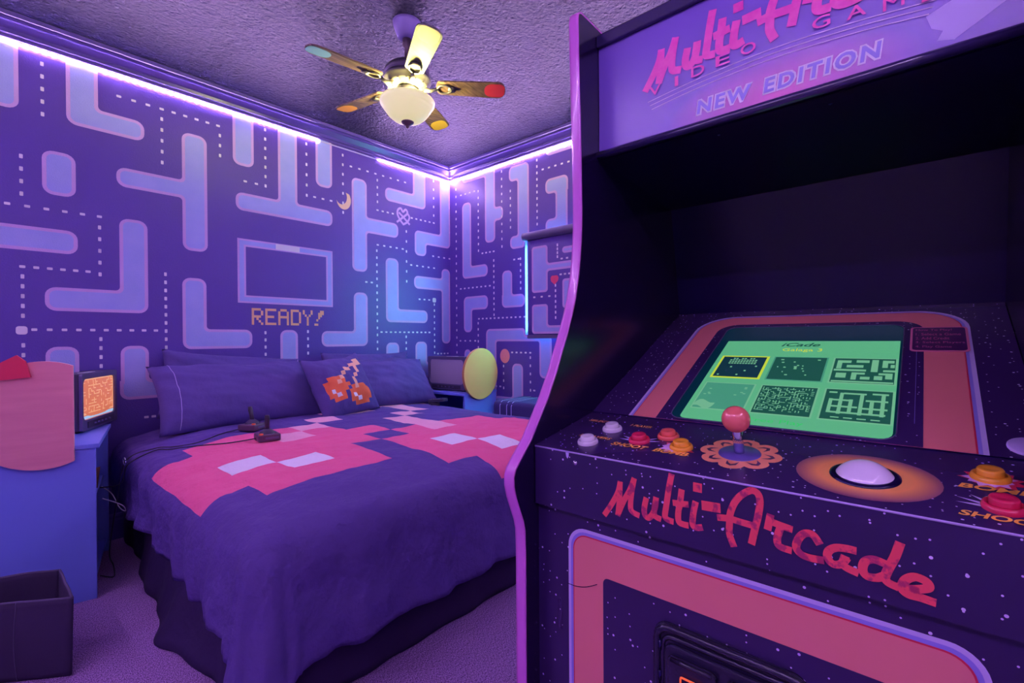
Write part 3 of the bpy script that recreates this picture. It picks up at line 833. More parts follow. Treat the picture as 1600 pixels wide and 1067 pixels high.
for p in range(len(ia) - 1):
    for q in range(nb - 1):
        f.append((p * nb + q, (p + 1) * nb + q, (p + 1) * nb + q + 1, p * nb + q + 1))
        mi.append(sprite(SX0 + (ia[p] + 0.5) * ST, 1.505 + (ib[q] + 0.5) * ST))
dv_.v = v; dv_.f = f; dv_.m = mi; dv_.sm = [True] * len(f)
duv = obj('duvet', dv_, ['duvet_navy', 'duvet_red', 'duvet_pink', 'duvet_white'], None, solid=0.006)
tag(duv, 'navy duvet with a large red pixel cherry picture draped over the bed', 'duvet')

def pillow(name, label, centre, w, h, t, lean, yaw=0.0, roll=0.0, n=36, mats=('pillow_navy',), spr=False, seam=False, seed=0, cat='pillow', group=None, pinch=0.06):
    root_c = Vector(centre)
    ex = Vector((cos(yaw), sin(yaw), 0)); fw = Vector((-sin(yaw), cos(yaw), 0))
    ey = fw * sin(lean) + Vector((0, 0, 1)) * cos(lean); ez = ex.cross(ey)
    ex, ey = ex * cos(roll) + ey * sin(roll), -ex * sin(roll) + ey * cos(roll)
    def P(u, vv, side):
        th = ((1 - abs(u) ** 2.6) * (1 - abs(vv) ** 2.6))
        th = max(th, 0) ** 0.55 * t / 2
        x = u * w / 2 * (1 - pinch * (1 - vv * vv)); y = vv * h / 2 * (1 - pinch * 1.4 * (1 - u * u))
        wr = 0.013 * noise.noise(Vector((u * 3 + seed, vv * 3, side))) + 0.009 * noise.noise(Vector((u * 7 + vv * 4 + seed, vv * 5, side * 2)))
        sag = 0.02 * noise.noise(Vector((u * 1.5 + seed * 3, 0.3, 7))) * h / 0.45
        return root_c + ex * x + ey * (y + sag * (vv > 0) * vv) + ez * (side * (th + wr * min(1, th / 0.03)))
    mb = MB()
    for side in (1, -1):
        vs = [P(-1 + 2 * i / n, -1 + 2 * j / n, side) for i in range(n + 1) for j in range(n + 1)]
        for i in range(n):
            for j in range(n):
                m_ = 0
                if spr and side == 1:
                    c = (i - (n - 24) // 2) // 2; r = 11 - (j - (n - 24) // 2) // 2
                    if 0 <= c < 12 and 0 <= r < 12: m_ = {'.': 0, 'R': 1, 'P': 2, 'W': 3}[SPR[r][c]]
                a = i * (n + 1) + j
                mb.f.append(tuple(len(mb.v) + q for q in (a, a + n + 1, a + n + 2, a + 1)))
                mb.m.append(m_); mb.sm.append(True)
        mb.v += vs
    root = thing(name, label, cat, tuple(root_c - Vector((0, 0, 0.2))), group=group)
    cv = obj('cover', mb, list(mats), root)
    if seam:
        pts = [P(-0.80, -0.96 + 1.92 * k / 24, 1) + ez * 0.002 for k in range(25)]
        obj('seam', MB().tube(pts, 0.0016, 5), 'stitch', root)
    return root
pillow('pillow', 'large navy pillow with stitched hem in front at the left side of the bed', (1.075, 3.135, 0.795), 0.90, 0.455, 0.21, radians(38), seam=True, seed=1)
pillow('pillow', 'navy pillow standing at the wall behind the large left pillow, only its corner showing', (1.10, 3.345, 0.83), 0.80, 0.41, 0.13, radians(9), roll=radians(-6), seed=2)
pillow('pillow', 'front navy pillow on the right of the bed next to the dark television', (2.09, 3.13, 0.79), 0.82, 0.45, 0.21, radians(38), roll=radians(-2), seed=3)
pillow('pillow', 'navy pillow standing at the wall behind the right front pillow', (2.07, 3.345, 0.82), 0.78, 0.40, 0.13, radians(9), roll=radians(-2), seed=4)
pillow('cushion', 'square navy cushion with an orange pixel cherry picture between the pillows', (1.62, 2.945, 0.805), 0.47, 0.44, 0.17, radians(27), yaw=radians(10), roll=radians(6), n=30,
       mats=('pillow_navy', 'cushion_orange', 'cushion_peach', 'cushion_white'), spr=True, seed=5, cat='cushion')

# ------------------------------------------------------------------ joysticks and controllers on the bed
def bed_z(x, y): return drape(x, y).z
def joystick(label, x, y, rz, tilt=0.0):
    z = bed_z(x, y) + 0.005
    r = thing('joystick', label, 'joystick', (x, y, z), rz, 'joysticks on the bed')
    obj('base', MB().box(-0.05, 0.05, -0.05, 0.05, 0, 0.034), 'joy_shell', r, local=True, bevel=0.006)
    obj('boot', MB().lathe([(0.036, 0.034), (0.034, 0.040), (0.022, 0.050), (0.013, 0.056), (0.0, 0.056)], (0, 0, 0), 20), 'joy_black', r, local=True)
    tx, ty = sin(tilt) * 0.5, sin(tilt)
    obj('stick', MB().tube([(0, 0, 0.05), (tx * 0.03, ty * 0.03, 0.08), (tx * 0.06, ty * 0.06, 0.105), (tx * 0.075, ty * 0.075, 0.122)], [0.010, 0.0105, 0.012, 0.010], 10), 'joy_black', r, local=True)
    obj('button', MB().lathe([(0.0, 0.040), (0.009, 0.040), (0.010, 0.037), (0.010, 0.030)], (-0.035, -0.035, 0), 14), 'joy_button', r, local=True)
    obj('label_strip', MB().box(-0.02, 0.04, -0.0502, -0.0496, 0.012, 0.022), 'tv_grey', r, local=True)
    return r
joystick('black joystick with orange button standing on the edge of the red cherry on the bed', 0.945, 2.44, radians(-8))
joystick('black joystick with orange button behind the other one, nearer the large left pillow', 0.985, 2.74, radians(32), 0.3)
def controller(label, x, y, z, rz, tl):
    r = thing('game_controller', label, 'controller', (x, y, z), rz, 'dark controllers by the right pillow')
    r.rotation_euler = (0, tl, rz)
    obj('shell', MB().prism(rrect(-0.075, 0.075, -0.035, 0.035, 0.015, 4), lambda p, w: (p[0], p[1], w), 0.022), 'tv_black', r, local=True, bevel=0.004)
    mb = MB().box(-0.060, -0.030, -0.005, 0.005, 0.021, 0.027).box(-0.050, -0.040, -0.015, 0.015, 0.021, 0.027)
    obj('direction_pad', mb, 'tv_grey', r, local=True)
    for q in (0.028, 0.052):
        obj('button', MB().lathe([(0.0, 0.026), (0.008, 0.026), (0.009, 0.020)], (q, -0.004, 0), 12), 'joy_shell', r, local=True)
zc = bed_z(2.36, 2.86) + 0.004
controller('lower dark game controller in the small pile on the right edge of the bed', 2.37, 2.90, zc, radians(60), 0.0)
controller('upper dark game controller resting across the pile on the right edge of the bed', 2.36, 2.84, zc + 0.03, radians(105), radians(6))

# ------------------------------------------------------------------ corner cabinets with round side boards
def cabinet(label, loc, rz, sgn, dep, wid, hgt, board, bmats, blabel, bcx, cut, rad, bz):
    """sgn=+1: open front faces +x (left cabinet); -1: faces -x. origin at the near front corner"""
    r = thing('corner_cabinet', label, 'cabinet', loc, rz)
    X = lambda a, b: (min(-sgn * a, -sgn * b), max(-sgn * a, -sgn * b))
    T_ = 0.018
    def pn(nm, xa, xb, ya, yb, za, zb):
        x0, x1 = X(xa, xb)
        return obj(nm, MB().box(x0, x1, ya, yb, za, zb), 'cabinet_blue', r, local=True, bevel=0.0015, seg=1)
    pn('side_panel', 0, dep, 0, T_, 0, hgt)
    pn('side_panel', 0, dep, wid - T_, wid, 0, hgt)
    pn('back_panel', dep - 0.01, dep, T_, wid - T_, 0, hgt)
    pn('top', -0.012, dep, -0.008, wid + 0.006, hgt, hgt + 0.02)
    pn('shelf', 0.02, dep - 0.01, T_, wid - T_, hgt * 0.60, hgt * 0.60 + 0.016)
    pn('bottom', 0.01, dep - 0.01, T_, wid - T_, 0.05, 0.066)
    fnd = lambda p, w: (p[0], -0.004 - w, p[1])
    if cut is None:
        Q = circle(bcx, bz, rad, n=96)
    else:                                            # sawn off straight on one side
        a0 = math.acos((cut - bcx) / rad)
        Q = [(bcx + rad * cos(a0 + (2 * pi - 2 * a0) * k / 80), bz + rad * sin(a0 + (2 * pi - 2 * a0) * k / 80)) for k in range(81)]
    b = obj('round_board', MB().prism(Q, fnd, 0.022, side_mi=1), bmats, r, local=True, label=blabel)
    return r, b
LZ = 0.655
cl, brd = cabinet('blue open cabinet on the left carrying the lit television and the pink board', (0.34, 2.712, 0), radians(-12), 1, 0.42, 0.60, LZ, True,
                  ['board_pink', 'board_pink_edge'], 'round pink wooden board sawn off straight on one side', -0.16, -0.066, 0.222, 0.815)
fnd = lambda p, w: (p[0], -0.024 - w, p[1])
obj('red_wedge', MB().prism([(-0.36, 0.985), (-0.30, 0.965), (-0.19, 0.975), (-0.205, 1.04), (-0.23, 1.065), (-0.30, 1.02)], fnd, 0.02), 'bow_red', brd, local=True, label='red wooden wedge on top of the pink board')
obj('paper_packet', MB().add([(-0.02, 0.30, LZ * 0.6 + 0.016), (-0.14, 0.36, LZ * 0.6 + 0.016), (-0.14, 0.48, LZ * 0.6 + 0.06), (-0.02, 0.44, LZ * 0.6 + 0.09), (-0.02, 0.34, LZ * 0.6 + 0.06), (-0.14, 0.38, LZ * 0.6 + 0.05)],
    [(0, 1, 5, 4), (4, 5, 2, 3), (0, 4, 3), (1, 2, 5)]), 'paper_brown', cl, local=True)
pk = bpy.data.objects['paper_packet']
pk.parent = None; bpy.context.view_layer.update()
pk.matrix_world = Matrix.Translation((0.34, 2.712, 0)) @ Matrix.Rotation(radians(-12), 4, 'Z')
tag(pk, 'small brown paper packet lying on the shelf of the left blue cabinet', 'packet')
cr_, brd2 = cabinet('blue cabinet in the far corner carrying the dark television and the yellow disc', (2.60, 2.795, 0), radians(4), -1, 0.40, 0.60, LZ, True,
                    ['board_yellow', 'board_yellow_edge'], 'plain round yellow wooden disc', 0.178, None, 0.212, 0.828)

def tv(label, loc, rz, sg, wid, hgt, dep, lit):
    """loc: foot of the front centre; sg: +1 the front looks to local +x, -1 to -x"""
    r = thing('television', label, 'television', loc, rz)
    xf, y0, y1, z0, z1 = 0.0, -wid / 2, wid / 2, 0.0, hgt
    def bx(nm, m, a, b, ya, yb, za, zb, bev=0.003):
        xa, xb = xf - sg * a, xf - sg * b
        return obj(nm, MB().box(min(xa, xb), max(xa, xb), ya, yb, za, zb), m, r, local=True, bevel=bev)
    w, h = y1 - y0, z1 - z0
    bx('body', 'tv_black', 0.012, 0.11, y0, y1, z0 + 0.008, z1, 0.008)
    mb = MB(); v = []
    for (a, k) in ((0.11, 0.97), (0.20, 0.86), (dep, 0.55)):
        for (sy, sz) in ((-1, -1), (1, -1), (1, 1), (-1, 1)):
            v.append((xf - sg * a, (y0 + y1) / 2 + sy * w / 2 * k, z0 + 0.012 + (h - 0.012) * (0.5 + sz * 0.5 * (k if sz > 0 else 1))))
    f = [(i + j, i + (j + 1) % 4, i + 4 + (j + 1) % 4, i + 4 + j) for i in (0, 4) for j in range(4)] + [(8, 9, 10, 11)]
    obj('rear_housing', mb.add(v, f), 'tv_black', r, local=True, bevel=0.006)
    sy0, sy1, sz0, sz1 = y0 + 0.02, y1 - 0.02, z0 + 0.058, z1 - 0.026
    fr = MB(); fnx = lambda p, q: (xf - sg * (0.012 - q), p[0], p[1])
    o_ = rrect(y0, y1, z0 + 0.008, z1, 0.012, 4); i_ = rrect(sy0, sy1, sz0, sz1, 0.025, 4); n = len(o_)
    for (q, l1, q2, l2) in ((0.0, o_, 0.012, o_), (0.012, o_, 0.010, i_), (0.010, i_, -0.012, i_)):
        fr.add([fnx(p, q) for p in l1] + [fnx(p, q2) for p in l2], [(k, (k + 1) % n, n + (k + 1) % n, n + k) for k in range(n)])
    obj('bezel', fr, 'tv_grey', r, local=True)
    g = MB(); v = []; f = []; N = 10
    bul = lambda a, b: 0.007 * (1 - a * a) * (1 - b * b) + 0.001
    for i in range(N + 1):
        for j in range(N + 1):
            a, b = -1 + 2 * i / N, -1 + 2 * j / N
            v.append(fnx(((sy0 + sy1) / 2 + a * (sy1 - sy0) / 2, (sz0 + sz1) / 2 + b * (sz1 - sz0) / 2), bul(a, b)))
    for i in range(N):
        for j in range(N):
            f.append((i * (N + 1) + j, (i + 1) * (N + 1) + j, (i + 1) * (N + 1) + j + 1, i * (N + 1) + j + 1))
    g.add(v, f, 0, True)
    sc = obj('screen', g, 'screen_orange' if lit else 'tv_glass', r, local=True, label='glowing orange screen' if lit else 'dark grey screen')
    if lit:
        # picture: loose pattern of short peach lines and a pale blue band below
        def sp(a, b, e): return fnx(((sy0 + sy1) / 2 + a * (sy1 - sy0) / 2, (sz0 + sz1) / 2 + b * (sz1 - sz0) / 2), bul(a, b) + e)
        pm = MB(); rnd = random.Random(4)
        NX, NZ = 13, 11
        def seg(a0, a1, b0, b1):
            pm.add([sp(a0, b0, 0.0012), sp(a1, b0, 0.0012), sp(a1, b1, 0.0012), sp(a0, b1, 0.0012)], [(0, 1, 2, 3)])
        for i in range(NX):
            for j in range(NZ):
                a = -0.93 + 1.86 * i / NX; b = -0.70 + 1.62 * j / NZ; ca, cb = 1.86 / NX, 1.62 / NZ
                if rnd.random() < 0.42: seg(a, a + ca * 0.9, b, b + cb * 0.22)
                if rnd.random() < 0.30: seg(a, a + ca * 0.2, b, b + cb * 0.9)
        for (a0, a1, b0, b1) in ((-0.96, 0.96, 0.93, 0.97), (-0.96, 0.96, -0.76, -0.72), (-0.96, -0.93, -0.76, 0.97), (0.93, 0.96, -0.76, 0.97)):
            seg(a0, a1, b0, b1)
        obj('picture', pm, 'screen_peach', sc, local=True)
        bm_ = MB(); bm_.add([sp(-0.97, -0.97, 0.0012), sp(0.97, -0.97, 0.0012), sp(0.97, -0.82, 0.0012), sp(-0.97, -0.82, 0.0012)], [(0, 1, 2, 3)])
        obj('picture', bm_, 'screen_cyan', sc, local=True)
    obj('control_flap', MB().box(min(xf, xf + sg * 0.004), max(xf, xf + sg * 0.004), y0 + 0.05, y1 - 0.05, z0 + 0.018, z0 + 0.05), 'tv_black', r, local=True, bevel=0.0015)
    for k in range(5):
        q = y0 + w * (0.30 + 0.10 * k)
        obj('knob', MB().lathe([(0.0, 0.008), (0.005, 0.008), (0.006, 0.0)], (xf + sg * 0.003, q, z0 + 0.034), 8, axis=(sg, 0, 0)), 'tv_grey', r, local=True)
    bx('sticker', 'tv_sticker', 0.03, 0.055, (y0 + y1) / 2 - 0.10, (y0 + y1) / 2 + 0.02, z1 - 0.001, z1 + 0.002, 0)
    for q in (y0 + 0.04, y1 - 0.04):
        bx('foot', 'tv_black', 0.03, 0.09, q - 0.015, q + 0.015, z0, z0 + 0.010, 0)
    return r
tv('small television with glowing orange picture behind the pink board', (0.425, 3.205, LZ + 0.0205), radians(-28), 1, 0.39, 0.285, 0.26, True)
tv('small dark switched-off television in the far corner beside the yellow disc', (2.665, 3.10, LZ + 0.0205), radians(6), -1, 0.43, 0.292, 0.28, False)

# ------------------------------------------------------------------ bench with a folded throw beside the bed
bn = thing('bench', 'low blue bench under the window beside the bed', 'bench', (2.82, 2.15, 0))
obj('seat', MB().box(2.63, 3.00, 1.75, 2.52, 0.53, 0.56), 'bench_blue', bn, bevel=0.006)
for (x, y) in ((2.66, 1.80), (2.97, 1.80), (2.66, 2.47), (2.97, 2.47)):
    obj('leg', MB().box(x - 0.02, x + 0.02, y - 0.02, y + 0.02, 0, 0.53), 'bench_blue', bn, bevel=0.003)
bk = thing('folded_throw', 'dark folded throw with pale lines lying on the bench by the bed', 'throw', (2.82, 2.15, 0.56))
v = []; f = []
NI, NJ = 26, 30
def throw_pt(i, j, e=0.0):
    s = i / NI; y = 1.80 + 0.68 * j / NJ
    q = s * 0.52
    if q < 0.14: x, z = 2.615, 0.475 + q
    elif q < 0.18:
        t = (q - 0.14) / 0.04 * pi / 2; x, z = 2.640 - 0.025 * cos(t), 0.615 + 0.025 * sin(t)
    else: x, z = 2.640 + (q - 0.18), 0.640
    nn = 0.008 * noise.noise(Vector((q * 9, y * 6, 2)))
    return (x - (e if q < 0.16 else 0) + nn * 0.3, y, z + nn + (e if q >= 0.16 else 0))
for i in range(NI + 1):
    for j in range(NJ + 1): v.append(throw_pt(i, j))
for i in range(NI):
    for j in range(NJ): f.append((i * (NJ + 1) + j, (i + 1) * (NJ + 1) + j, (i + 1) * (NJ + 1) + j + 1, i * (NJ + 1) + j + 1))
obj('cloth', MB().add(v, f, 0, True), 'blanket_navy', bk, solid=0.012)
obj('cloth', MB().box(2.66, 2.97, 1.83, 2.45, 0.562, 0.628), 'blanket_navy', bk, bevel=0.02, seg=3)
lm = MB()
for j in (4, 6, 22, 24, 27):
    vv = []
    for i in range(NI + 1):
        a = Vector(throw_pt(i, j, 0.0085)); vv += [tuple(a), (a.x, a.y + 0.007, a.z)]
    lm.add(vv, [(2 * i, 2 * i + 1, 2 * i + 3, 2 * i + 2) for i in range(NI)])
obj('stripe', lm, 'blanket_line', bk)
lm = MB()
for (i0, i1, j0, j1) in ((14, 20, 9, 10), (14, 20, 12, 13), (14, 15, 9, 13), (17, 18, 9, 13), (19, 20, 15, 18), (14, 20, 15, 16)):
    lm.add([throw_pt(i0, j0, 0.009), throw_pt(i1, j0, 0.009), throw_pt(i1, j1, 0.009), throw_pt(i0, j1, 0.009)], [(0, 1, 2, 3)])
obj('red_pattern', lm, 'blanket_red', bk)

# ------------------------------------------------------------------ fabric bin on the floor
fb = thing('storage_bin', 'black open fabric storage bin on the carpet in front of the blue cabinet', 'bin', (0.08, 2.35, 0))
FP = [(0.205, 2.137), (0.200, 2.430), (-0.062, 2.585), (-0.045, 2.335)]
FB = [(0.200, 2.150), (0.195, 2.420), (-0.050, 2.565), (-0.035, 2.345)]
HB = 0.262
for k in range(4):
    a, b = Vector(FP[k]), Vector(FP[(k + 1) % 4]); a2, b2 = Vector(FB[k]), Vector(FB[(k + 1) % 4])
    n = Vector(((b - a).y, -(b - a).x)).normalized()
    v = []; f = []; N = 14
    for i in range(N + 1):
        t = i / N
        for j in range(N + 1):
            s = j / N
            p = (a2.lerp(b2, t)) * (1 - s) + (a.lerp(b, t)) * s
            bow = 0.010 * sin(pi * t) * sin(pi * s) * (1 if k % 2 else -0.6) + 0.004 * noise.noise(Vector((t * 3 + k, s * 3, 1))) * sin(pi * t)
            p = p + n * bow
            v.append((p.x, p.y, 0.003 + HB * s + 0.008 * noise.noise(Vector((t * 2, k * 3, 5))) * s * sin(pi * t)))
    for i in range(N):
        for j in range(N): f.append((i * (N + 1) + j, (i + 1) * (N + 1) + j, (i + 1) * (N + 1) + j + 1, i * (N + 1) + j + 1))
    pn = obj('side', MB().add(v, f, 0, True), 'bin_black', fb, solid=0.007)
    mid = [Vector(v[(N // 2) * (N + 1) + j]) + Vector((n.x, n.y, 0)) * 0.004 for j in range(N + 1)]
    obj('seam', MB().tube([tuple(q) for q in mid], 0.0014, 5), 'bin_seam', pn)
    obj('hem', MB().tube([v[i * (N + 1) + N] for i in range(N + 1)], 0.0042, 6), 'bin_seam', pn)
obj('base', MB().prism(FB, lambda p, w: (p[0], p[1], 0.002 + w), 0.006), 'bin_black', fb)

# ------------------------------------------------------------------ cables
def smooth(pts, k=8):
    P = [Vector(p) for p in pts]; Q = []
    for i in range(len(P) - 1):
        p0 = P[max(i - 1, 0)]; p1 = P[i]; p2 = P[i + 1]; p3 = P[min(i + 2, len(P) - 1)]
        for j in range(k):
            t = j / k
            Q.append(0.5 * ((2 * p1) + (p2 - p0) * t + (2 * p0 - 5 * p1 + 4 * p2 - p3) * t * t + (3 * p1 - p0 - 3 * p2 + p3) * t ** 3))
    return Q + [P[-1]]
def on_bed(x, y, e=0.007): return (x, y, bed_z(x, y) + e)
c1 = [on_bed(0.90, 2.45, 0.018), on_bed(0.80, 2.53), on_bed(0.70, 2.66), on_bed(0.62, 2.76), on_bed(0.57, 2.82, 0.012), (0.475, 2.86, 0.53), (0.45, 2.88, 0.44), (0.38, 2.92, 0.43)]
c2 = [on_bed(0.94, 2.76, 0.018), on_bed(0.84, 2.75), on_bed(0.72, 2.72), on_bed(0.64, 2.78), on_bed(0.58, 2.86, 0.012), (0.475, 2.90, 0.54), (0.44, 2.92, 0.34), (0.42, 2.98, 0.10), (0.44, 3.02, 0.008), (0.42, 2.88, 0.008), (0.38, 2.94, 0.008)]
tag(obj('cable', MB().tube(smooth(c1), 0.0028, 6), 'cable_black'), 'thin black cable from the front joystick over the left edge of the bed', 'cable', 'joystick cables')
tag(obj('cable', MB().tube(smooth(c2), 0.0028, 6), 'cable_black'), 'thin black cable from the rear joystick, hanging between bed and blue cabinet to the carpet', 'cable', 'joystick cables')
rg = MB(); rg.tube([(0.464 + 0.0 * k, 2.87 + 0.028 * cos(2 * pi * k / 20), 0.545 + 0.016 * sin(2 * pi * k / 20)) for k in range(21)], 0.003, 6, caps=False)
tag(obj('metal_ring', rg, 'steel'), 'small bright metal ring holding the cables at the left bed edge', 'ring')
c3 = [(0.40, 3.02, 0.41), (0.44, 3.04, 0.36), (0.46, 2.98, 0.30), (0.47, 2.90, 0.30), (0.44, 2.80, 0.36), (0.37, 2.78, 0.412)]
tag(obj('cable', MB().tube(smooth(c3), 0.0022, 6), 'tv_sticker'), 'pale thin cable looping out of the left cabinet shelf', 'cable')

# centre lines of the brush script (y, z) on the apron
STROKES = [[(0.394, 0.832), (0.381, 0.852), (0.37, 0.873), (0.366, 0.889)], [(0.366, 0.889), (0.367, 0.865), (0.37, 0.838)], [(0.37, 0.838), (0.36, 0.861), (0.349, 0.881), (0.342, 0.899)], [(0.342, 0.899), (0.346, 0.878), (0.348, 0.856), (0.345, 0.848), (0.335, 0.845)], [(0.322, 0.873), (0.325, 0.858), (0.324, 0.848), (0.318, 0.845), (0.311, 0.853), (0.307, 0.866), (0.306, 0.877)], [(0.306, 0.877), (0.309, 0.857), (0.307, 0.85), (0.3, 0.848)], [(0.282, 0.917), (0.286, 0.896), (0.29, 0.87), (0.292, 0.854), (0.288, 0.85), (0.281, 0.849)], [(0.267, 0.897), (0.269, 0.881), (0.272, 0.863), (0.271, 0.851), (0.265, 0.849), (0.259, 0.849)], [(0.278, 0.877), (0.259, 0.879)], [(0.247, 0.884), (0.25, 0.868), (0.251, 0.853), (0.247, 0.849), (0.239, 0.851)], [(0.244, 0.91), (0.244, 0.903)], [(0.235, 0.883), (0.216, 0.884)], [(0.196, 0.838), (0.201, 0.852), (0.201, 0.866), (0.2, 0.88), (0.194, 0.897), (0.185, 0.909), (0.174, 0.917), (0.166, 0.915), (0.163, 0.905), (0.165, 0.887), (0.169, 0.868), (0.173, 0.848)], [(0.215, 0.871), (0.201, 0.873), (0.187, 0.872), (0.17, 0.871)], [(0.151, 0.889), (0.154, 0.872)], [(0.152, 0.882), (0.141, 0.88), (0.128, 0.878)], [(0.139, 0.878), (0.143, 0.863), (0.141, 0.853), (0.129, 0.851)], [(0.098, 0.869), (0.104, 0.877), (0.112, 0.877), (0.119, 0.869), (0.122, 0.857), (0.117, 0.85), (0.108, 0.848), (0.095, 0.849)], [(0.063, 0.87), (0.071, 0.87), (0.081, 0.868), (0.088, 0.862), (0.089, 0.854), (0.084, 0.848), (0.076, 0.85), (0.071, 0.858)], [(0.072, 0.859), (0.073, 0.849), (0.061, 0.845)], [(0.022, 0.889), (0.026, 0.874), (0.032, 0.858), (0.035, 0.848)], [(0.034, 0.863), (0.045, 0.865), (0.053, 0.86), (0.055, 0.85), (0.051, 0.844), (0.042, 0.845), (0.036, 0.849)], [(0.036, 0.848), (0.032, 0.843), (0.025, 0.841)], [(0.018, 0.841), (0.007, 0.844), (-0.002, 0.849), (0.0, 0.855), (0.009, 0.857), (0.017, 0.851), (0.02, 0.841), (0.015, 0.836), (0.005, 0.836), (-0.006, 0.835)]]

# ------------------------------------------------------------------ arcade machine
YL, YR = 0.5407, -0.1193
YC = (YL + YR) / 2
arc = thing('arcade_machine', 'upright black arcade cabinet with pink edge trim, lit green screen and Multi-Arcade lettering', 'arcade machine', (1.05, YC, 0))
FRONT = [(0.650, 0.10), (0.650, 0.60), (0.650, 0.735), (0.6485, 0.775), (0.644, 0.793), (0.625, 0.839), (0.6195, 0.860), (0.619, 0.876), (0.624, 0.889), (0.639, 0.905),
         (0.668, 0.934), (0.720, 1.006), (0.749, 1.055), (0.762, 1.082), (0.785, 1.127), (0.803, 1.168), (0.815, 1.199), (0.828, 1.250),
         (0.834, 1.287), (0.838, 1.320), (0.8405, 1.356), (0.841, 1.400), (0.840, 1.450), (0.836, 1.584), (0.832, 1.690), (0.830, 1.780), (0.832, 1.792), (0.840, 1.797)]
BACKP = [(0.93, 1.794), (1.30, 1.800), (1.42, 1.70), (1.50, 1.20), (1.50, 0.02), (0.69, 0.02), (0.69, 0.10)]
PROF = FRONT + BACKP
for (ya, d) in ((YL, 0.021), (YR, -0.021)):
    sp_ = obj('side_panel', MB().prism(PROF, lambda p, w: (p[0], ya + w, p[1]), d), 'cab_side', arc)
    v = []; f = []
    TP = FRONT + [(0.93, 1.794), (1.30, 1.800)]
    sec = [(-0.0005, 0.0), (0.0030, 0.0), (0.0038, 0.25), (0.0038, 0.75), (0.0030, 1.0), (-0.0005, 1.0)]
    for i, p in enumerate(TP):
        a, b = Vector(TP[max(i - 1, 0)]), Vector(TP[min(i + 1, len(TP) - 1)])
        t = (b - a).normalized(); nn = Vector((-t.y, t.x))
        if nn.x > 0 and i < len(FRONT) - 2: nn = -nn
        if i >= len(FRONT) - 2 and nn.y < 0: nn = -nn
        for (o, k) in sec:
            v.append((p[0] + nn.x * o, ya + d * (k * 1.04 - 0.02), p[1] + nn.y * o))
    ns = len(sec)
    for i in range(len(TP) - 1):
        for k in range(ns):
            f.append((i * ns + k, i * ns + (k + 1) % ns, (i + 1) * ns + (k + 1) % ns, (i + 1) * ns + k))
    obj('edge_trim', MB().add(v, f, 0, True), 't_mold', sp_, label='pink-violet rubber edge trim')
A_ctl = lambda p, w: (0.676 + p[1] * 0.9832 - 0.1828 * w, -p[0], 0.924 + p[1] * 0.1828 + 0.9832 * w)
A_bez = lambda p, w: (0.875 + p[1] * 0.9061 - 0.4231 * w, -p[0], 0.961 + p[1] * 0.4231 + 0.9061 * w)
A_frt = lambda p, w: (0.688 - w, -p[0], p[1])
A_apr = lambda p, w: (0.676 - w, -p[0], p[1])
A_mrq = lambda p, w: (0.909 - w, -p[0], p[1])
L_, R_ = -YL, -YR
def slab(nm, fn, pts, th, m, **k):
    return obj(nm, MB().prism(pts, lambda p, w: fn(p, -w), th), m, arc, **k)
rc_ = lambda a, b, c, d: [(a, c), (b, c), (b, d), (a, d)]
front = slab('front_panel', A_frt, rc_(L_, R_, 0.10, 0.815), 0.018, 'art_space')
obj('plinth', MB().box(0.72, 1.48, YR, YL, 0.0, 0.10), 'cab_black', arc)
apron = slab('control_apron', A_apr, rc_(L_ + 0.002, R_ - 0.002, 0.818, 0.9225), 0.016, 'art_space')
ctl = slab('control_panel', A_ctl, rc_(L_ + 0.001, R_ - 0.001, 0.0, 0.2024), 0.016, 'art_panel')
bez = slab('screen_bezel', A_bez, rc_(L_ + 0.001, R_ - 0.001, 0.0, 0.534), 0.010, 'art_panel')
obj('panel_edge', MB().tube([A_ctl((L_ + 0.002, 0.0), -0.0012), A_ctl((R_ - 0.002, 0.0), -0.0012)], 0.0016, 6), 'edge_worn', ctl, label='worn pale front edge')
obj('joint_strip', MB().prism(rc_(L_ + 0.001, R_ - 0.001, -0.002, 0.001), lambda p, w: A_bez(p, 0.0005 + w), 0.0008), 'cab_black', bez)
obj('inner_back', MB().prism([(1.359, 1.187), (1.300, 1.478), (1.315, 1.482), (1.374, 1.190)], lambda p, w: (p[0], YR + w, p[1]), YL - YR), 'cab_black', arc)
obj('speaker_panel', MB().prism([(1.300, 1.478), (0.918, 1.512), (0.920, 1.524), (1.302, 1.490)], lambda p, w: (p[0], YR + w, p[1]), YL - YR), 'cab_side', arc)
for (y, x, z) in ((0.30, 0.95, 1.509), (0.12, 0.95, 1.509)):
    obj('screw', MB().lathe([(0.0, 0.0015), (0.003, 0.0012), (0.004, 0.0)], (x, y, z), 8, axis=(-0.1, 0, -1)), 'cab_black', arc)
obj('rear_panel', MB().prism([(1.485, 0.02), (1.485, 1.20), (1.405, 1.70), (1.29, 1.785), (1.28, 1.77), (1.39, 1.69), (1.468, 1.20), (1.468, 0.02)],
    lambda p, w: (p[0], YR + 0.001 + w, p[1]), YL - YR - 0.002), 'cab_black', arc)
obj('top_panel', MB().prism([(0.925, 1.772), (1.29, 1.780), (1.29, 1.790), (0.925, 1.782)], lambda p, w: (p[0], YR + 0.001 + w, p[1]), YL - YR - 0.002), 'cab_black', arc)

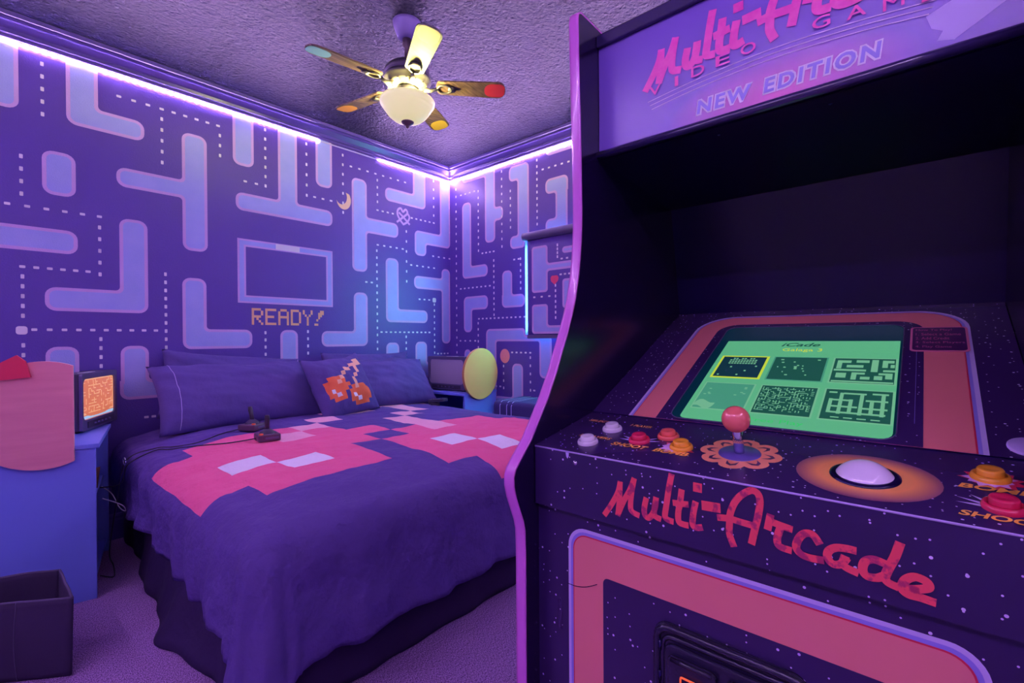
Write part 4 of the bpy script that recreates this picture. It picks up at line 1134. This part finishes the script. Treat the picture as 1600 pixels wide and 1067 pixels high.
# front artwork: nested rounded frames, then the coin door
def frame_art(parent, fn, x0, x1, y0, y1, r, steps, bottom_round=True):
    for k, (ins, m) in enumerate(steps):
        q = max(r - ins * 0.75, 0.01)
        rr = q if bottom_round else (0, 0, q, q)
        P = rrect(x0 + ins, x1 - ins, y0 + (ins if bottom_round else 0.0), y1 - ins, rr, 8)
        obj('printed_frame', MB().flat(P, fn, 0.0005 + 0.0004 * k), m, parent)
frame_art(front, A_frt, -0.474, 0.052, 0.14, 0.7915, 0.035, ((0.0, 'art_lilac'), (0.0055, 'art_blue'), (0.0105, 'art_red'), (0.0125, 'art_orange'), (0.070, 'art_space')))
cd = MB()
def ridge(mb, x0, x1, y0, y1, r, rad, w):
    P = rrect(x0, x1, y0, y1, r, 6); P.append(P[0])
    mb.tube([A_frt(p, w) for p in P], rad, 8, caps=False)
door = obj('coin_door', MB().prism(rrect(-0.313, -0.107, 0.27, 0.692, 0.022, 6), A_frt, 0.008), 'coin_black', arc, bevel=0.003)
ridge(cd, -0.307, -0.113, 0.276, 0.686, 0.020, 0.006, 0.008)
ridge(cd, -0.298, -0.122, 0.285, 0.674, 0.016, 0.004, 0.008)
obj('door_rim', cd, 'coin_black', door)
obj('door_leaf', MB().prism(rrect(-0.294, -0.126, 0.30, 0.667, 0.014, 5), lambda p, w: A_frt(p, 0.008 + w), 0.007), 'coin_black', door, bevel=0.003)
for x0 in (-0.286, -0.204):
    pl_ = obj('coin_plate', MB().prism(rrect(x0, x0 + 0.070, 0.52, 0.655, 0.008, 4), lambda p, w: A_frt(p, 0.015 + w), 0.008), 'coin_black', door, bevel=0.003)
    obj('coin_lip', MB().tube([A_frt((x0 + 0.006, 0.651), 0.023), A_frt((x0 + 0.064, 0.651), 0.023)], 0.0035, 8), 'coin_black', pl_)
    obj('coin_slot', MB().prism(rrect(x0 + 0.022, x0 + 0.050, 0.600, 0.634, 0.002, 2), lambda p, w: A_frt(p, 0.023 + w), 0.003), 'cab_black', pl_)
    ring_ = MB(); P = rrect(x0 + 0.022, x0 + 0.050, 0.600, 0.634, 0.002, 2); P.append(P[0]); ring_.tube([A_frt(p, 0.027) for p in P], 0.0014, 6, caps=False)
    obj('slot_light', ring_, 'coin_light', pl_)
for z in (0.665, 0.62):
    obj('hinge', MB().tube([A_frt((-0.301, z - 0.014), 0.012), A_frt((-0.301, z), 0.012)], 0.003, 6), 'cab_black', door)
obj('scuff', MB().add([A_frt((-0.497, 0.60), 0.0006), A_frt((-0.489, 0.60), 0.0006), A_frt((-0.488, 0.640), 0.0006), A_frt((-0.492, 0.655), 0.0006), A_frt((-0.498, 0.650), 0.0006)], [(0, 1, 2, 3, 4)]), 'art_panel', front)
sc_ = MB(); ribbon(sc_, [(-0.474, 0.688), (-0.455, 0.689), (-0.435, 0.695), (-0.415, 0.706)], 0.0012, A_frt, 0.0028)
obj('scratch', sc_, 'cab_black', front)

# lettering on the apron
ap = MB()
for i, s in enumerate(STROKES):
    w = 0.0135 if i == 11 else (0.0125 if i == 10 else 0.0090)
    ribbon(ap, [(-y, z) for (y, z) in s], w, A_apr, 0.0006 + 0.00003 * i)
obj('script_lettering', ap, 'script_red', apron, label='red brush script reading Multi-Arcade')
for (y, z, m, r) in ((0.452, 0.906, 'chrome', 0.0042),):
    obj('screw', MB().lathe([(0.0, 0.0025), (r * 0.7, 0.0022), (r, 0.0)], A_apr((-y, z), 0), 12, axis=(-1, 0, 0)), m, apron)
obj('chip', MB().flat([(-0.471, 0.9215), (-0.464, 0.9215), (-0.4645, 0.915), (-0.467, 0.911), (-0.4695, 0.914)], A_apr, 0.0006), 'art_lilac', apron)

# controls
def button(y, s, m, parent=ctl):
    ez = Vector((-0.1828, 0, 0.9832)); c = Vector(A_ctl((-y, s), 0))
    b = obj('button', MB().lathe([(0.0183, 0.0), (0.0185, 0.003), (0.0168, 0.0062), (0.0140, 0.0068), (0.0136, 0.0050), (0.0, 0.0050)], c, 28, axis=ez), m, parent)
    obj('plunger', MB().lathe([(0.0124, 0.004), (0.0124, 0.0118), (0.0112, 0.0132), (0.0070, 0.0128), (0.0, 0.0120)], c, 24, axis=ez), m, b)
    return b
def flame(y, s, r0, r1, m, n, seed, a0=0.0, a1=2 * pi):
    rnd = random.Random(seed); P = []
    for k in range(2 * n):
        a = a0 + (a1 - a0) * k / (2 * n); r = (r1 * rnd.uniform(0.8, 1.15)) if k % 2 else r0
        P.append((-y + r * cos(a), s + r * sin(a)))
    return P
for (y, s, sd) in ((0.306, 0.082, 3), (-0.060, 0.126, 5)):
    obj('printed_burst', MB().flat(flame(y, s, 0.021, 0.028, 0, 11, sd), A_ctl, 0.0004), 'art_red', ctl)
    obj('printed_burst', MB().flat(flame(y + 0.003, s, 0.018, 0.024, 0, 11, sd + 1), A_ctl, 0.0007), 'flame', ctl)
for (y, s) in ((0.375, 0.084), (-0.063, 0.050)):
    for k, (a, l) in enumerate(((2.75, 0.040), (2.35, 0.036), (3.1, 0.038), (0.35, 0.036), (0.75, 0.034))):
        c, d = cos(a), sin(a); px_, py_ = -y, s
        P = [(px_ + c * 0.012 - d * 0.0035, py_ + d * 0.012 + c * 0.0035), (px_ + c * 0.012 + d * 0.0035, py_ + d * 0.012 - c * 0.0035), (px_ + c * l, py_ + d * l)]
        obj('printed_streak', MB().flat(P, A_ctl, 0.0005 + 0.0001 * k), 'art_lilac', ctl)
button(0.455, 0.047, 'btn_white'); button(0.446, 0.120, 'btn_white'); button(0.375, 0.087, 'btn_red'); button(0.337, 0.121, 'btn_coral'); button(0.300, 0.084, 'btn_yellow')
button(-0.058, 0.130, 'btn_yellow'); button(-0.063, 0.053, 'btn_red')
TX = [('SHOOT', 0.414, 0.348, 0.0535, 0.0675, 0.035, 0.25), ('BOMB', 0.338, 0.280, 0.0535, 0.0675, 0.035, 0.25), ('SELECT', 0.516, 0.468, 0.149, 0.158, 0.03, 0.25),
      ('1 PLAYER', 0.425, 0.383, 0.150, 0.159, 0.03, 0.25), ('2 PLAYERS', 0.490, 0.424, 0.071, 0.080, 0.03, 0.25),
      ('BOMB', -0.028, -0.092, 0.092, 0.105, 0.03, 0.25), ('SHOOT', -0.026, -0.098, 0.020, 0.033, 0.03, 0.25)]
for (s, ya, yb, s0, s1_, bo, sh) in TX:
    text('lettering', s, A_ctl, -ya, -yb, s0, s1_, 0.0008, 'print_orange', ctl, bo, sh)
# joystick with its petal print
jx, js = -0.2145, 0.096
def petals(r0, r1, n=8, m=64):
    return [(jx + (r0 + (r1 - r0) * abs(cos(n / 2 * t)) ** 0.6) * cos(t), js + (r0 + (r1 - r0) * abs(cos(n / 2 * t)) ** 0.6) * sin(t)) for t in [2 * pi * k / m for k in range(m)]]
obj('petal_print', MB().flat(petals(0.047, 0.058), A_ctl, 0.0004), 'petal', ctl)
pm = MB()
for k in range(8):
    a = 2 * pi * k / 8
    rot = lambda r, t: (jx + r * cos(a + t), js + r * sin(a + t))
    pm.flat([rot(0.033, 0.26), rot(0.0445, 0.16), rot(0.049, 0.0), rot(0.0445, -0.16), rot(0.033, -0.26), rot(0.040, -0.10), rot(0.0435, 0.0), rot(0.040, 0.10)], A_ctl, 0.0007)
obj('petal_print', pm, 'card_dark', ctl)
ez = Vector((-0.1828, 0, 0.9832)); jc = Vector(A_ctl((jx, js), 0))
obj('dust_washer', MB().lathe([(0.0, 0.002), (0.029, 0.002), (0.030, 0.0)], jc, 32, axis=ez), 'washer', ctl)
top = Vector((0.768, 0.219, 0.994))
stick = obj('joystick_shaft', MB().tube([tuple(jc), tuple(jc.lerp(top, 0.5)), tuple(top)], 0.0075, 16), 'chrome', ctl)
obj('joystick_ball', MB().lathe([(0.0205 * sin(pi * k / 16), -0.0205 * cos(pi * k / 16)) for k in range(17)], top, 28), 'ball_red', stick, label='glossy coral red ball top')
# trackball
tx_, ts = -0.060, 0.083
tb = obj('glow_print', MB().flat(circle(0, 0, 0.076, 0.068, 40), lambda p, w: (p[1] * 0.9832 - 0.1828 * w, -p[0], p[1] * 0.1828 + 0.9832 * w), 0), 'track_glow', ctl, local=True)
tb.location = Vector(A_ctl((tx_, ts), 0.0005)) - ORG[arc.name]
tc_ = Vector(A_ctl((tx_, ts), 0))
obj('trackball_ring', MB().lathe([(0.030, 0.003), (0.034, 0.0035), (0.0375, 0.002), (0.0380, 0.0)], tc_, 40, axis=ez), 'cab_black', ctl)
obj('trackball_well', MB().lathe([(0.0, 0.0012), (0.034, 0.0012)], tc_, 32, axis=ez), 'cab_black', ctl)
RB = 0.036; off = -0.016
obj('trackball', MB().lathe([(RB * sin(a), off + RB * cos(a)) for a in [radians(63) * k / 10 for k in range(11)]], tc_, 36, axis=ez), 'track_ball', ctl, label='pale violet glossy trackball')

# bezel art and screen
def arch(parent, x0, x1, y1, r, m, h):
    obj('printed_frame', MB().flat(rrect(x0, x1, 0.0015, y1, (0, 0, r, r), 9), A_bez, h), m, parent)
arch(bez, -0.4555, 0.063, 0.500, 0.085, 'art_lilac', 0.0005)
arch(bez, -0.4500, 0.057, 0.4955, 0.081, 'art_blue', 0.0009)
arch(bez, -0.4455, 0.0525, 0.4905, 0.078, 'art_red', 0.0013)
arch(bez, -0.4435, 0.0505, 0.4885, 0.076, 'art_orange', 0.0017)
arch(bez, -0.397, -0.003, 0.444, 0.045, 'art_panel', 0.0021)
scr = obj('screen_glass', MB().flat(rrect(-0.374, -0.033, 0.008, 0.425, 0.022, 6), A_bez, 0.0026), 'crt_glass', bez, label='dark glass of the screen')
rim = MB(); P = rrect(-0.374, -0.033, 0.008, 0.425, 0.022, 6); P.append(P[0]); rim.tube([A_bez(p, 0.003) for p in P], 0.0009, 6, caps=False)
obj('screen_rim', rim, 'tv_grey', bez)
obj('picture', MB().flat(rrect(-0.354, -0.037, 0.010, 0.346, (0.010, 0.016, 0, 0), 4), A_bez, 0.0032), 'scr_green', scr, label='lit green game menu')
PH = 0.0036
rnd = random.Random(11)
class Thumb:
    def __init__(s, x0, x1, y0, y1): s.b = (x0, x1, y0, y1)
    def rect(s, mb, a0, a1, b0, b1, mi, h):
        x0, x1, y0, y1 = s.b
        f = lambda a, b: (x0 + a * (x1 - x0), y0 + b * (y1 - y0))
        mb.flat([f(a0, b0), f(a1, b0), f(a1, b1), f(a0, b1)], A_bez, PH + h * 0.0004, mi)
TMS = ['scr_dark', 'scr_pale', 'scr_mid', 'scr_yellow', 'scr_navy', 'scr_green']
XS = [(-0.345, -0.249), (-0.240, -0.144), (-0.136, -0.038)]; YS = [(0.169, 0.269), (0.046, 0.149)]
for ty in range(2):
    for tx in range(3):
        T = Thumb(*XS[tx], *YS[ty]); mb = MB()
        k = ty * 3 + tx
        if k == 0:
            T.rect(mb, 0, 1, 0, 1, 3, 0); T.rect(mb, 0.05, 0.95, 0.05, 0.95, 4, 1)
            for r in range(4):
                for c in range(10):
                    if r < 3 or c % 3: T.rect(mb, 0.22 + c * 0.058, 0.262 + c * 0.058, 0.62 + r * 0.075, 0.665 + r * 0.075, 1, 2)
            for (a, b) in ((0.3, 0.45), (0.8, 0.5), (0.62, 0.3), (0.5, 0.12), (0.12, 0.1)): T.rect(mb, a, a + 0.04, b, b + 0.05, 1, 2)
        elif k == 1:
            T.rect(mb, 0, 1, 0, 1, 2, 0); T.rect(mb, 0.03, 0.97, 0.03, 0.97, 0, 1)
            for _ in range(16):
                a, b = rnd.uniform(0.12, 0.82), rnd.uniform(0.15, 0.85); T.rect(mb, a, a + rnd.uniform(0.02, 0.06), b, b + 0.04, 1, 2)
        elif k == 3:
            T.rect(mb, 0, 1, 0, 1, 1, 0); T.rect(mb, 0.03, 0.97, 0.03, 0.97, 2, 1)
            x0, x1, y0, y1 = T.b
            mb.flat([(x0 + (x1 - x0) * (0.22 + 0.20 * cos(t)), y0 + (y1 - y0) * (0.16 + 0.13 * sin(t) + 0.05 * cos(3 * t))) for t in [2 * pi * q / 20 for q in range(20)]], A_bez, PH + 0.0008, 1)
            for _ in range(9):
                a, b = rnd.uniform(0.1, 0.85), rnd.uniform(0.4, 0.9); T.rect(mb, a, a + 0.05, b, b + 0.03, 1, 2)
        else:
            T.rect(mb, 0, 1, 0, 1, 1, 0); T.rect(mb, 0.03, 0.97, 0.03, 0.97, 0, 1)
            if k == 2:
                for (a0, a1, b0, b1) in ((.08, .30, .78, .88), (.08, .16, .55, .88), (.38, .58, .80, .90), (.24, .50, .60, .70), (.62, .72, .45, .92), (.78, .95, .80, .90), (.78, .86, .62, .90),
                                         (.90, .96, .62, .74), (.05, .55, .46, .53), (.80, .98, .46, .53), (.10, .26, .20, .38), (.34, .42, .14, .40), (.34, .54, .34, .41), (.48, .62, .16, .26), (.68, .80, .16, .30),
                                         (.84, .94, .20, .40), (.74, .94, .34, .41), (.05, .96, .04, .09)): T.rect(mb, a0, a1, b0, b1, 1, 2)
            elif k == 4:
                NXx, NYy = 17, 14
                for i in range(NXx):
                    for j in range(NYy):
                        a = 0.06 + 0.88 * i / NXx; b = 0.12 + 0.80 * j / NYy
                        if rnd.random() < 0.5: T.rect(mb, a, a + 0.052, b, b + 0.016, 1, 2)
                        if rnd.random() < 0.45: T.rect(mb, a, a + 0.014, b, b + 0.058, 1, 2)
            else:
                for c in range(6): T.rect(mb, 0.10 + c * 0.145, 0.155 + c * 0.145, 0.20 if c % 2 else 0.24, 0.86 if c in (1, 3, 5) else 0.66, 1, 2)
                for (a0, a1, b) in ((.10, .90, .22), (.10, .52, .40), (.55, .92, .38), (.10, .40, .60), (.30, .62, .82), (.62, .92, .62), (.08, .20, .84), (.70, .92, .84)): T.rect(mb, a0, a1, b, b + 0.05, 1, 2)
                for c in range(4): T.rect(mb, 0.18 + c * 0.18, 0.30 + c * 0.18, 0.08, 0.11, 1, 2)
        obj('menu_picture', mb, TMS, scr)
text('lettering', 'iCade', A_bez, -0.238, -0.166, 0.318, 0.336, PH, 'scr_dark', scr, 0.02, 0.3)
text('lettering', 'Galaga 3', A_bez, -0.232, -0.160, 0.292, 0.309, PH, 'scr_yellow', scr)
text('lettering', 'Free Play', A_bez, -0.235, -0.152, 0.018, 0.033, PH, 'scr_text', scr)
# instruction card
card = obj('instruction_card', MB().prism(rrect(-0.023, 0.059, 0.303, 0.410, 0.008, 4), lambda p, w: A_bez(p, 0.0022 + w), 0.0010), 'card_pink', bez, label='small instruction card with pink border')
obj('card_face', MB().flat(rrect(-0.0195, 0.0555, 0.307, 0.406, 0.006, 4), A_bez, 0.0036), 'card_dark', card)
for i, (s, w) in enumerate((('How To Play!', 0.052), ('1. Select a Game', 0.064), ('2. Add Credit', 0.048), ('3. Select Players', 0.068), ('4. Play Game', 0.050))):
    b = 0.388 - i * 0.0185
    text('lettering', s, A_bez, -0.015, -0.015 + w, b, b + 0.011, 0.0040, 'card_pink', card)
obj('seam_strip', MB().prism(rc_(-0.0132, -0.0128, 0.06, 0.40), lambda p, w: A_bez(p, 0.0022 + w), 0.0003), 'art_blue', bez)
obj('coin_token', MB().lathe([(0.0, 0.003), (0.018, 0.003), (0.020, 0.0018), (0.020, 0.0)], A_bez((0.100, 0.030), 0.0002), 24, axis=(-0.4231, 0, 0.9061)), 'edge_worn', arc, label='round pale lock cap')

# marquee
mq = obj('marquee', MB().prism(rc_(L_ + 0.001, R_ - 0.001, 1.5235, 1.765), lambda p, w: A_mrq(p, -w), 0.006), 'marquee_art', arc, label='violet marquee with pink script lettering')
obj('marquee_retainer', MB().prism(rc_(L_ + 0.0005, R_ - 0.0005, 1.752, 1.779), lambda p, w: A_mrq(p, w - 0.002), 0.012), 'retainer', arc, bevel=0.003)
obj('marquee_retainer', MB().tube([(0.906, YR + 0.0005, 1.519), (0.906, YL - 0.0005, 1.519)], 0.0085, 12), 'retainer', arc)
lt = MB()
for i, s in enumerate(STROKES):
    w = 0.017 if i in (10, 11) else 0.0145
    ribbon(lt, [(-(0.196 + (y - 0.196) * 1.18), 1.632 + (z - 0.838) * 1.16) for (y, z) in s], w, A_mrq, 0.0010 + 0.00004 * i)
obj('script_lettering', lt, 'marquee_pink', mq, label='pink brush script reading Multi-Arcade')
ln = MB()
for k in range(3):
    dz = -0.0085 * k
    ribbon(ln, [(-0.425 + 0.004 * k, 1.599 + dz), (-0.32, 1.610 + dz), (-0.20, 1.615 + dz), (-0.09, 1.610 + dz), (0.011 - 0.004 * k, 1.599 + dz)], 0.0016, A_mrq, 0.0008, 0, 10)
obj('speed_lines', ln, 'marquee_line', mq)
for (ch, y, z) in (('V', 0.409, 1.618), ('I', 0.365, 1.620), ('D', 0.324, 1.625), ('E', 0.279, 1.628), ('O', 0.236, 1.631), ('G', 0.127, 1.629), ('A', 0.081, 1.625), ('M', 0.036, 1.618), ('E', -0.008, 1.611)):
    w = 0.0035 if ch == 'I' else 0.0125
    text('lettering', ch, A_mrq, -y - w, -y + w, z - 0.0105, z + 0.0085, 0.0036, 'marquee_pink', mq, 0.0 if ch == 'M' else 0.01)
for (s, xa, xb) in (('NEW', -0.327, -0.231), ('EDITION', -0.212, -0.050)):
    text('lettering', s, A_mrq, xa - 0.0022, xb + 0.0022, 1.5398, 1.5702, 0.0008, 'marquee_white', mq, 0.105, 0.12, space=1.25)
    text('lettering', s, A_mrq, xa, xb, 1.5425, 1.5675, 0.0014, 'marquee_blue', mq, 0.03, 0.12, space=1.25)
sw = MB(); sw.flat([(0.006, 1.560), (0.0, 1.580), (0.05, 1.600), (0.09, 1.590), (0.095, 1.575), (0.06, 1.553), (0.03, 1.535), (0.012, 1.540), (0.018, 1.552)], A_mrq, 0.0006)
obj('pale_swash', sw, 'marquee_pale', mq)
